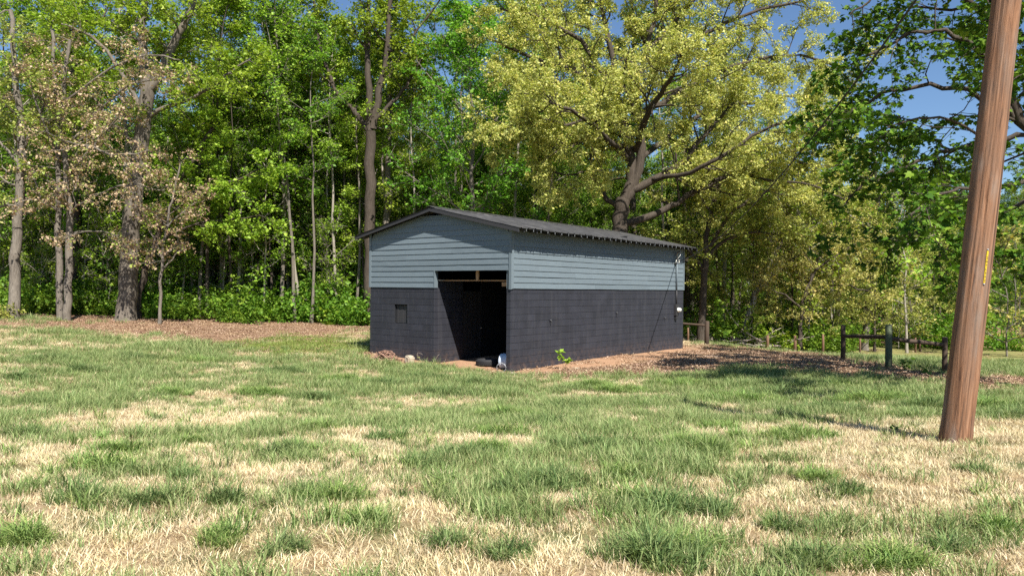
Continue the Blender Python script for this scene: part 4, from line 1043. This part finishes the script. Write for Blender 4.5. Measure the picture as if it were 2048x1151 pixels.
# roof
roof = empty('roof'); roof.parent = shed
slope_len = math.hypot(SW / 2 + OE, PITCH * (SW / 2 + OE)); ang = math.atan(PITCH)
RZ = ZE + PITCH * SW / 2 + .06     # ridge line of the sheets
def sheet(seed, wd=.66):
    g = random.Random(seed); nseg = 7; prof = []
    pitch = .33
    for r_ in range(2):
        b = r_ * pitch
        prof += [(b, 0), (b + .075, 0), (b + .09, .022), (b + .13, .022), (b + .145, 0)]
    prof += [(wd + .02, 0)]
    v = []; 
    for i in range(nseg + 1):
        t = i / nseg; dn = slope_len * t + (g.gauss(0, .006) if i == nseg else 0); wv = g.gauss(0, .004)
        for (a, h) in prof: v.append((dn + (g.gauss(0, .003) if i == nseg else 0), a, h + wv))
    n_ = len(prof); f = []
    for i in range(nseg):
        for k in range(n_ - 1): f.append((i * n_ + k, (i + 1) * n_ + k, (i + 1) * n_ + k + 1, i * n_ + k + 1))
    # underside
    b = len(v); v += [(x, y, z - .004) for (x, y, z) in v[:b]]
    f += [tuple(q + b for q in reversed(t)) for t in f[:]]
    for k in range(n_ - 1): f.append((nseg * n_ + k, b + nseg * n_ + k, b + nseg * n_ + k + 1, nseg * n_ + k + 1))
    return MB().add(v, f).mesh('roof_sheet', M['roof'])
shm = [sheet(s) for s in (1, 2, 3, 4)]
ny_ = 18; tot = SL + 2 * OV
for sgn in (1, -1):
    for k in range(ny_):
        o = link('roof_sheet', shm[rnd.randrange(4)], roof)
        o.scale = (1, tot / (ny_ * .66), 1)
        y0 = -OV + k * tot / ny_ if sgn > 0 else -OV + (k + 1) * tot / ny_
        o.location = (-SW / 2, y0, RZ + (.0015 if k % 2 else 0) + rnd.uniform(0, .002))
        o.rotation_euler = Euler((0, ang + rnd.gauss(0, .0015), 0 if sgn > 0 else math.pi), 'XYZ')
cap = MB(); cap.add([(-SW / 2 - .16, -OV - .02, RZ - .005), (-SW / 2, -OV - .02, RZ + .045), (-SW / 2 + .16, -OV - .02, RZ - .005), (-SW / 2 - .16, SL + OV + .02, RZ - .005), (-SW / 2, SL + OV + .02, RZ + .045), (-SW / 2 + .16, SL + OV + .02, RZ - .005),
    (-SW / 2, -OV - .02, RZ + .037), (-SW / 2, SL + OV + .02, RZ + .037)], [(0, 1, 4, 3), (1, 2, 5, 4), (0, 3, 7, 6), (6, 7, 5, 2), (0, 6, 1), (6, 2, 1)])
cap.build('ridge_cap', M['roof'], roof)
def slab(x0, x1, y0, y1, dz0, dz1, name, mat):
    """board following the roof slope between two x stations"""
    zt = lambda x: RZ - PITCH * abs(x + SW / 2)
    v = [(x0, y0, zt(x0) + dz0), (x1, y0, zt(x1) + dz0), (x1, y1, zt(x1) + dz0), (x0, y1, zt(x0) + dz0), (x0, y0, zt(x0) + dz1), (x1, y0, zt(x1) + dz1), (x1, y1, zt(x1) + dz1), (x0, y1, zt(x0) + dz1)]
    return MB().add(v, [(0, 3, 2, 1), (4, 5, 6, 7), (0, 1, 5, 4), (1, 2, 6, 5), (2, 3, 7, 6), (3, 0, 4, 7)]).build(name, M[mat], roof)
for yy in (-OV + .01, SL + OV - .045):
    slab(-SW / 2 + .001, OE - .03, yy, yy + .035, -.125, -.008, 'rake_board', 'trim_dark'); slab(-SW - OE + .03, -SW / 2 - .001, yy, yy + .035, -.125, -.008, 'rake_board', 'trim_dark')
slab(-SW / 2 + .001, OE - .04, -OV + .05, SL + OV - .05, -.03, -.010, 'roof_deck', 'trim_dark'); slab(-SW - OE + .04, -SW / 2 - .001, -OV + .05, SL + OV - .05, -.03, -.010, 'roof_deck', 'trim_dark')
k = 0; y = .0
while y < SL:
    slab(-SW / 2 + .02, OE - .06, y + .02, y + .06, -.115, -.031, 'rafter', 'trim_dark'); slab(-SW - OE + .06, -SW / 2 - .02, y + .02, y + .06, -.115, -.031, 'rafter', 'trim_dark'); y += .61
# small metal tabs along the eave edge
ez = RZ - PITCH * (SW / 2 + OE)
tab = MB().box(-.006, .006, -.008, .008, -.07, -.004).mesh('eave_tab', M['grey_metal'])
for k in range(int((tot - .3) / .36)):
    o = link('eave_tab', tab, roof, (OE - .015, -OV + .35 + k * .36, ez - .008)); o.rotation_euler = (rnd.gauss(0, .12), 0, 0)
# wall fixtures on the long wall
meter = empty('electric_meter', shed_pt(0, 10.73, 1.25), SH_ROT)
tag(meter, 'black meter box with glass dial on the long wall near its far end', 'meter')
MB().box(.003, .115, -.10, .10, .10, .56).build('box', M['trim_dark'], meter, bevel=.006)
MB().box(.004, .10, -.07, .07, -.04, .0995).build('junction_box', M['rubber'], meter, bevel=.005)
MB().lathe([(0, .0), (.092, .0), (.092, .03), (.08, .035), (.08, .10), (.06, .135), (0, .145)], 20, Matrix.Translation((.115, .03, .33)) @ Matrix.Rotation(R(90), 4, 'Y')).build('dial_glass', M['glass_meter'], meter, smooth=True)
mast = empty('service_mast', shed_pt(.05, 10.70, 1.81), SH_ROT)
tag(mast, 'thin conduit mast rising from the meter box to the eave', 'mast')
MB().tube([(.03, 0, .002), (.03, 0, .55)], .028, 10).build('lower_conduit', M['trim_dark'], mast, smooth=True)
MB().tube([(.03, 0, .551), (.03, 0, 1.75)], .028, 10).build('conduit', M['siding'], mast, smooth=True)
MB().tube([(.03, 0, 1.751), (.03, 0, 1.98), (.05, 0, 2.05), (.13, -.02, 2.08), (.2, -.03, 2.05)], [.03, .032, .036, .04, .035], 10).build('weather_head', M['grey_metal'], mast, smooth=True)
for s in (-1, 1): MB().lathe([(0, 0), (.03, 0), (.034, .03), (.018, .05), (.034, .07), (.03, .1), (0, .1)], 10, Matrix.Translation((.06, s * .13, 1.66))).build('insulator', M['glass_meter'], mast, smooth=True)
MB().box(-.045, .075, -.16, .16, 1.63, 1.658).build('bracket', M['grey_metal'], mast)
MB().tube([(.2, -.03, 2.04), (.23, -.10, 1.96), (.17, -.17, 1.84), (.07, -.14, 1.74)], .008, 6).build('drip_loop', M['glass_meter'], mast, smooth=True)
for yy, zz, lab in ((1.95, 1.40, 'small hose tap on the block wall near the open corner'), (6.0, 1.55, 'small pipe stub midway along the block wall'), (9.75, 1.28, 'small pipe stub on the block wall beside the meter')):
    e = empty('wall_tap', shed_pt(.002, yy, zz), SH_ROT); tag(e, lab, 'tap')
    MB().tube([(.0, 0, 0), (.06, 0, 0), (.075, 0, -.05)], [.016, .014, .012], 8).build('spout', M['trim_dark'], e, smooth=True)
    MB().box(.03, .05, -.03, .03, .017, .03).build('handle', M['grey_metal'], e)

# ------------------------------------------------------------------ utility pole and its wire
pb = ground_at(1909.5, 886); pb_top = P(2053, -330, pb.y - .15)
axis_v = (pb_top - pb); HP = axis_v.length
pole = empty('utility_pole', pb); pole.rotation_euler = axis_v.to_track_quat('Z', 'Y').to_euler()
tag(pole, 'leaning brown wooden utility pole in the right foreground', 'pole')
m, n, out = mat_new('pole wood')
v = coords(n, 'Object', (1, 1, .045)); f = noise(n, 34, 6, .7, v, .6); v2 = coords(n, 'Object', (1, 1, .3)); f2 = noise(n, 5, 4, .6, v2)
v3 = coords(n, 'Object', (1, 1, .03)); f3 = noise(n, 16, 3, .5, v3, .4)
c = ramp(n, f, [(.30, (.06, .03, .018)), (.45, (.20, .10, .055)), (.58, (.29, .15, .083)), (.75, (.37, .235, .155))]).outputs[0]
c = mix(n, ramp(n, f2, [(.4, (0, 0, 0)), (.7, (.7, .7, .7))]).outputs[0], c, (.17, .115, .085))
c = mix(n, ramp(n, f3, [(.60, (0, 0, 0)), (.70, (.85, .85, .85))]).outputs[0], c, (.05, .03, .02))
vk = coords(n, 'Object', (2.2, 2.2, 1.15)); vo = n.nodes.new('ShaderNodeTexVoronoi'); vo.inputs['Scale'].default_value = 1.0; n.links.new(vk, vo.inputs['Vector'])
kn = ramp(n, vo.outputs['Distance'], [(.05, (1, 1, 1)), (.085, (0, 0, 0))]).outputs[0]; kr = ramp(n, vo.outputs['Distance'], [(.07, (0, 0, 0)), (.10, (.6, .6, .6)), (.14, (0, 0, 0))]).outputs[0]
c = mix(n, kr, c, (.42, .27, .17)); c = mix(n, kn, c, (.035, .018, .01))
fg = noise(n, 3.2, 4, .6, coords(n, 'Object', (1.6, 1.6, .35))); c = mix(n, ramp(n, fg, [(.52, (0, 0, 0)), (.68, (.6, .6, .6))]).outputs[0], c, (.24, .19, .155))
princ(n, out, c, .85, bump(n, f, 1.0, .012), .2); M['pole'] = m
def pole_mesh():
    t = 110; nseg = 70; v = []; f = []; g = np.random.default_rng(3)
    grooves = [(g.random() * 6.28, g.uniform(.02, .05), g.uniform(.003, .008), g.uniform(-1, 7), g.uniform(1.2, 4)) for _ in range(46)]
    for i in range(nseg + 1):
        z = -.5 + (HP + .5) * i / nseg; r_ = .156 - .0035 * z + (.005 if z < .12 else 0)
        for k in range(t):
            a = 2 * math.pi * k / t; rr = r_ + .0035 * math.sin(3 * a + z * .7) + .002 * math.sin(7 * a + 1.3 * z)
            for (ga, gw, gd, gz, gl_) in grooves:
                da = (a - ga + math.pi) % (2 * math.pi) - math.pi
                if abs(da) < gw * .9 and gz < z < gz + gl_: rr -= gd * 1.3 * math.sin(math.pi * (z - gz) / gl_)
            v.append((rr * math.cos(a), rr * math.sin(a), z))
    for i in range(nseg):
        for k in range(t): k2 = (k + 1) % t; f.append((i * t + k, i * t + k2, (i + 1) * t + k2, (i + 1) * t + k))
    f.append(tuple(nseg * t + k for k in range(t)))
    return MB().add(v, f).mesh('shaft', M['pole'], True)
link('shaft', pole_mesh(), pole)
bpy.context.view_layer.update()
# tag on the side facing the camera's right
def on_pole(z, az, off): r_ = .156 - .0035 * z + off; return Vector((r_ * math.cos(az), r_ * math.sin(az), z))
inv = (Matrix.Translation(pb) @ pole.rotation_euler.to_matrix().to_4x4()).inverted()
camdir = (inv @ Vector((0, 0, EYE))); AZ = math.atan2(camdir.y, camdir.x) + R(38)
def zfor(py): # height along the pole for an image row
    best = min(((abs(proj(*(pb + axis_v * (q / 400)))[1] - py), q) for q in range(400)), key=lambda t: t[0])
    return HP * best[1] / 400
zt0, zt1 = zfor(566), zfor(503)
tagm = MB(); vv = []
for z in (zt0, zt1):
    for s in (-1, 0, 1): vv.append(on_pole(z, AZ + s * .068, .0065))
    for s in (-1, 0, 1): vv.append(on_pole(z, AZ + s * .068, .0035))
tagm.add(vv, [(0, 1, 7, 6), (1, 2, 8, 7), (3, 9, 10, 4), (4, 10, 11, 5), (0, 6, 9, 3), (2, 5, 11, 8), (0, 3, 4, 1), (1, 4, 5, 2), (6, 7, 10, 9), (7, 8, 11, 10)])
tg = tagm.build('number_tag', M['yellow'], pole)
for z in (zt0 - .012, zt1 + .012):
    MB().lathe([(0, 0), (.011, 0), (.009, .006), (0, .008)], 10, Matrix.Translation(on_pole(z, AZ, .002)) @ Matrix.Rotation(AZ, 4, 'Z') @ Matrix.Rotation(R(90), 4, 'Y')).build('nail', M['grey_metal'], tg, smooth=True)
chars = '207L352'
for i, ch in enumerate(chars):
    fc = bpy.data.curves.new('digit', 'FONT'); fc.body = ch; fc.size = .034; fc.align_x = 'CENTER'; fc.align_y = 'CENTER'; fc.extrude = .0006
    fc.materials.append(M['ink'])
    fo = bpy.data.objects.new('digit_text', fc); dme = bpy.data.meshes.new_from_object(fo); bpy.data.objects.remove(fo)
    o = link('digit', dme, tg)
    z = zt1 - (zt1 - zt0) * (.22 + .70 * i / (len(chars) - 1))
    o.location = on_pole(z, AZ, .0078)
    o.rotation_euler = (Matrix.Rotation(AZ + R(90), 4, 'Z') @ Matrix.Rotation(R(90), 4, 'X')).to_euler()
# service wire from the mast to the pole
a = shed_pt(.10, 10.62, 3.50); b = pb + axis_v * .985
pts = []
for i in range(41):
    t = i / 40; q = a.lerp(b, t); q.z -= .9 * 4 * t * (1 - t); pts.append(q)
wr_o = MB().tube(pts, .016, 6).build('service_wire', M['cable'], smooth=True)
tag(wr_o, 'black service wire slanting from the shed mast up past the oak', 'wire')

# ------------------------------------------------------------------ things on the ground by the shed
def gz(p): return Vector((p.x, p.y, tz(p.x, p.y)))
# tyre
c = ground_at(975, 731); c.z += .02
tyre = empty('tyre', c); tag(tyre, 'worn black tyre lying flat at the mouth of the open bay', 'tyre')
MB().lathe([(.20, .03), (.24, .0), (.30, -.005), (.335, .02), (.35, .06), (.352, .12), (.335, .165), (.30, .188), (.24, .185), (.20, .155), (.205, .13), (.27, .12), (.28, .09), (.27, .05), (.205, .05), (.20, .03)], 40).build('casing', M['rubber'], tyre, smooth=True)
tr = MB()
for k in range(40):
    for zz in (.045, .095, .135):
        mt = Matrix.Rotation(2 * math.pi * (k + .5 * (zz > .09 and zz < .1)) / 40, 4, 'Z') @ Matrix.Translation((.353, 0, zz)); tr.box(-.012, .008, -.018, .018, -.016, .016, mt)
tr.build('tread', M['rubber'], tyre)
# small drum lying on its side just inside the right jamb
c = shed_pt(-.64, .40); c.z = tz(c.x, c.y) + .235
bk_ = empty('plastic_drum', c); bk_.rotation_euler = (0, R(90), SH_ROT + R(14))
tag(bk_, 'pale blue-white plastic drum lying on its side inside the bay', 'drum')
MB().lathe([(0, .03), (.185, .03), (.195, .0), (.215, .0), (.222, .015), (.222, .06), (.232, .065), (.232, .10), (.222, .105), (.224, .22), (.234, .225), (.234, .26), (.224, .265), (.224, .50), (.232, .505), (.232, .54), (.215, .56), (0, .56)], 36).build('body', M['plastic'], bk_, smooth=False)
for s_ in (-1, 1): MB().lathe([(0, -.002), (.032, -.002), (.032, .029)], 14, Matrix.Translation((0, s_ * .11, 0))).build('bung', M['plastic'], bk_)
# concrete chunks
def chunk(name, px, py, s, label, seed, flat=1.0):
    g = np.random.default_rng(seed); c = ground_at(px, py); bm = bmesh.new(); bmesh.ops.create_cube(bm, size=1)
    bmesh.ops.bevel(bm, geom=bm.edges[:], offset=.12, segments=2, affect='EDGES'); bmesh.ops.subdivide_edges(bm, edges=bm.edges[:], cuts=1, use_grid_fill=True)
    for v in bm.verts: v.co += Vector(g.normal(0, .018, 3)); v.co = Vector((v.co.x * s, v.co.y * s * .85, v.co.z * s * flat))
    me = bpy.data.meshes.new(name); bm.to_mesh(me); bm.free(); me.materials.append(M['concrete'])
    o = link(name, me, None, (c.x, c.y, c.z + s * flat * .38)); o.rotation_euler = (g.normal(0, .08), g.normal(0, .08), g.uniform(0, 3)); tag(o, label, 'rubble'); return o
chunk('concrete_block', 819, 726, .26, 'squarish tan concrete lump beside the tangled wire heap', 5)
chunk('flat_stone', 838, 728, .20, 'flat pale stone right of the tan concrete lump', 6, .3)
chunk('flat_stone', 1026, 748, .20, 'pale flat stone at the near corner of the shed', 7, .25)
chunk('flat_stone', 1152, 737, .20, 'pale flat stone beside the seedling at the long wall', 8, .22)
# tangled heap of wire and roots
c = ground_at(772, 722); hp = empty('wire_heap', c); tag(hp, 'tangled heap of rusty brown wire against the front block wall', 'wire heap')
g = np.random.default_rng(9)
for k in range(70):
    u = g.normal(0, 1, 2).clip(-1.9, 1.9); cx_, cyy = u[0] * .24, u[1] * .10; cz_ = max(.0, .30 - .12 * abs(u[0]) - .05 * abs(u[1])) * g.random()
    ra, rb = g.uniform(.07, .19), g.uniform(.05, .12); ph, tl = g.random() * 6.28, g.normal(0, .35, 2); turn = g.uniform(2.5, 6.5)
    q = []
    for s in range(14):
        t = ph + turn * s / 13; x, y = ra * math.cos(t), rb * math.sin(t)
        q.append(Vector((cx_ + x, cyy + y, max(.012, .03 + cz_ + tl[0] * x + tl[1] * y + .01 * s / 13))))
    mt = Matrix.Rotation(SH_ROT, 3, 'Z'); q = [mt @ p for p in q]
    MB().tube(q, g.uniform(.010, .019), 5).build('strand', M['rust'], hp, smooth=True)
# coil of wire at the corner
c = shed_pt(-.15, -.22); c.z = tz(c.x, c.y); co = []
for s in range(60):
    t = s * .42; rr = .13 + .01 * math.sin(s); co.append((rr * math.cos(t), .03 * math.sin(s * .7), .13 + rr * math.sin(t)))
o = MB().tube(co, .004, 5).build('wire_coil', M['grey_metal'], None, c, True); tag(o, 'small coil of grey wire standing at the right jamb of the bay', 'wire coil')
# weed stalks against the front wall
def stalk(px, py, h, bend, lab, curl=False):
    c = ground_at(px, py); e = empty('weed_stalk', c); tag(e, lab, 'weed')
    q = [(0, 0, -.02)]
    for s in range(1, 9):
        t = s / 8; q.append((bend * (math.sin(t * math.pi) if curl else t * t), -.02 * t, h * (math.sin(t * 2.2) if curl else t)))
    MB().tube(q, [.006 - .0004 * s for s in range(9)], 5).build('stem', M['stick'], e, smooth=True)
    t = Tree(int(px)); t.leaf_on(np.array(q[1:4], float), 8, .03); link('leaf', t.leaf_mesh('leaf', M['leaf_olive'], .06), e)
stalk(868, 730, .34, .16, 'thin dry stalk leaning right at the corner of the bay'); stalk(846, 727, .34, -.18, 'curled dry stalk left of the bay corner', True)
stalk(819, 716, .22, .03, 'thin pale-flowered weed above the tan concrete lump'); stalk(888, 731, .20, .05, 'short pale weed inside the sunlit bay edge')
# seedling by the long wall
c = ground_at(1128, 738); e = empty('seedling', c); tag(e, 'bright green seedling with two leafy heads by the long wall', 'seedling')
t = Tree(77); mt = np.array([[sx_.x, sx_.y, 0], [sy_.x, sy_.y, 0], [0, 0, 1]])
for hx, hh_ in ((-.12, .44), (.13, .28)):
    q = np.array([(0, 0, -.02), (hx * .4, 0, hh_ * .5), (hx, 0, hh_)]); t.tube(q, [.008, .006, .004], 5)
    for k in range(5): t.leaf_on(t.path(q[-1], unit(t.g.normal(0, 1, 3)), .12, 2, .2, 0), 7, .02)
link('stem', t.wood_mesh('stem', M['stem']), e); link('leaf', t.leaf_mesh('leaf', M['leaf_bright'], .11, tilt=.5), e)
# little plants at the field fence
for i, (px, py, h, d) in enumerate([(1805, 742, .42, 20.8), (1850, 750, .25, 20.2), (1795, 864, .07, 0), (1830, 860, .06, 0)]):
    c = ground_at(px, py); e = empty('weed', c); tag(e, ['tall leafy weed between the fence posts', 'small leafy weed left of the last fence post', 'low dark weed in the pole shadow', 'low dark weed near the foot of the pole'][i], 'weed')
    t = Tree(80 + i); q = t.path((0, 0, -.02), (.1, 0, 1), h, 4, .1, 0); t.tube(q, np.linspace(.008, .003, 5), 5)
    for k in range(9): p_, d_ = t.at(q, .2 + .08 * k); t.leaf_on(t.path(p_, t.side(d_, R(65), .3), .16 if i < 2 else .07, 2, .1, 0), 4, .02)
    link('stem', t.wood_mesh('stem', M['stem']), e); link('leaf', t.leaf_mesh('leaf', M['leaf_deep'], .10 if i < 2 else .05), e)
# shrub at the left edge
c = P(4, 636, 33.5); e = empty('shrub', (c.x, c.y, tz(c.x, c.y))); tag(e, 'low grey-green shrub at the foot of the leftmost trunk', 'shrub')
a, b = bush(91, .7, .9, 8, .11); a.materials[0] = M['leaf_olive']; link('foliage', a, e); link('stems', b, e)

# ------------------------------------------------------------------ fence
def post(name, px, py_top, py_base, d, wpx, mat, label, square=False):
    b = P(px, py_base, d); b.z = tz(b.x, b.y); top = P(px, py_top, d).z; r_ = wpx / 2 * d / F
    e = MB(); h = top - b.z
    if square: e.box(-r_, r_, -r_, r_, -.4, h)
    else: e.tube([(0, 0, -.4), (.004, 0, h * .5), (0, .004, h - .02), (0, 0, h)], [r_ * 1.05, r_, r_ * .97, r_ * .9], 14)
    o = e.build(name, M[mat], None, b, not square, .006 if square else 0); o.rotation_euler = (rnd.gauss(0, .012), rnd.gauss(0, .012), 0)
    tag(o, label, 'fence post'); return b, top
fA, tA = post('fence_post', 1413, 642, 690, 33, 9, 'fence_wood', 'fence post standing just right of the shed far corner')
fB, tB = post('fence_post', 1686, 650, 719, 26, 9, 'fence_wood', 'slim brown fence post left of the thick green post')
fC, tC = post('fence_post', 1777, 650, 736, 22, 13, 'treated', 'thick green treated fence post at the fence corner')
fD, tD = post('fence_post', 1889, 674, 749, 22.6, 10, 'fence_wood', 'brown fence post beside the utility pole')
def rail(a, b, r_, label):
    q = [a.lerp(b, t / 6) + Vector((0, 0, rnd.gauss(0, .008))) for t in range(7)]
    o = MB().tube([p - q[0] for p in q], [r_ * .95, r_, r_ * 1.03, r_, r_, r_ * .98, r_ * .9], 10).build('fence_rail', M['fence_wood'], None, q[0], True); tag(o, label, 'fence rail')
rail(P(1345, 645, 33.6), P(1413, 650, 33), .05, 'fence rail running from behind the shed to the nearest post')
rail(P(1686, 672, 26), P(1777, 674, 22), .065, 'fence rail between slim brown post and thick green post')
rail(P(1777, 676, 22), P(1889, 689, 22.6), .065, 'sloping fence rail between green post and the last brown post')
ST = [(1535, 690, 38, 30, 6), (1590, 692, 37.5, 30, 6), (1646, 690, 36, 32, 5), (1720, 690, 37, 26, 4), (1831, 686, 44, 24, 4), (1840, 686, 45, 24, 4), (1464, 690, 39, 22, 4), (1376, 684, 36, 18, 4)]
STL = ['short rusty stake right of the brush pile', 'short broken stake left of the yellow-leaved tree', 'short brown stake left of slim fence post', 'thin stake seen through the first rail gap', 'thin far stake left of the last fence post', 'thin far stake beside another, near the last post', 'short stake in front of the brush pile', 'thin stake close to the shed far corner']
for (px, py, d, hp_, wpx), lab in zip(ST, STL):
    b = P(px, py, d); b.z = tz(b.x, b.y); h = max(.75, hp_ * d / F) + (max(0, P(px, 700, d).z - b.z))
    o = MB().tube([(0, 0, -.3), (.005, 0, h * .6), (0, .01, h)], [wpx / 2 * d / F, wpx / 2 * d / F, wpx / 2 * d / F * .85], 7).build('fence_stake', M['stake'], None, b, True); tag(o, lab, 'stake')
# brush pile
c = P(1490, 694, 38.5); c.z = tz(c.x, c.y); bp_ = empty('brush_pile', c); tag(bp_, 'pile of bleached dead branches behind the mulch bank', 'brush pile')
g = np.random.default_rng(21); t0 = Tree(21)
for k in range(34):
    x0 = g.uniform(-2.6, 2.2); q = t0.path((x0, g.uniform(-.6, .6), g.uniform(.05, .5)), (g.choice([-1, 1]) * 1.0, g.normal(0, .3), g.uniform(-.05, .45)), g.uniform(.9, 2.6), 6, .16, -.01)
    q[:, 2] = np.maximum(q[:, 2], .03); r_ = g.uniform(.015, .045); mb = MB().tube(q, list(np.linspace(r_, r_ * .35, 7)), 6)
    for s in range(3):
        p_, d_ = t0.at(q, g.uniform(.3, .9)); q2 = t0.path(p_, t0.side(d_, R(45), .2), g.uniform(.3, .8), 3, .2, 0); mb.tube(q2, list(np.linspace(r_ * .4, .005, 4)), 4)
    mb.build('branch', M['stick'], bp_, smooth=True)
# fallen stick on the mulch
c = ground_at(1425, 714); o = MB().tube([(-.35, 0, .03), (0, .02, .04), (.38, -.1, .02)], [.014, .013, .008], 6).build('fallen_stick', M['stick'], None, c, True); tag(o, 'pale fallen stick lying on the shaded mulch', 'stick')
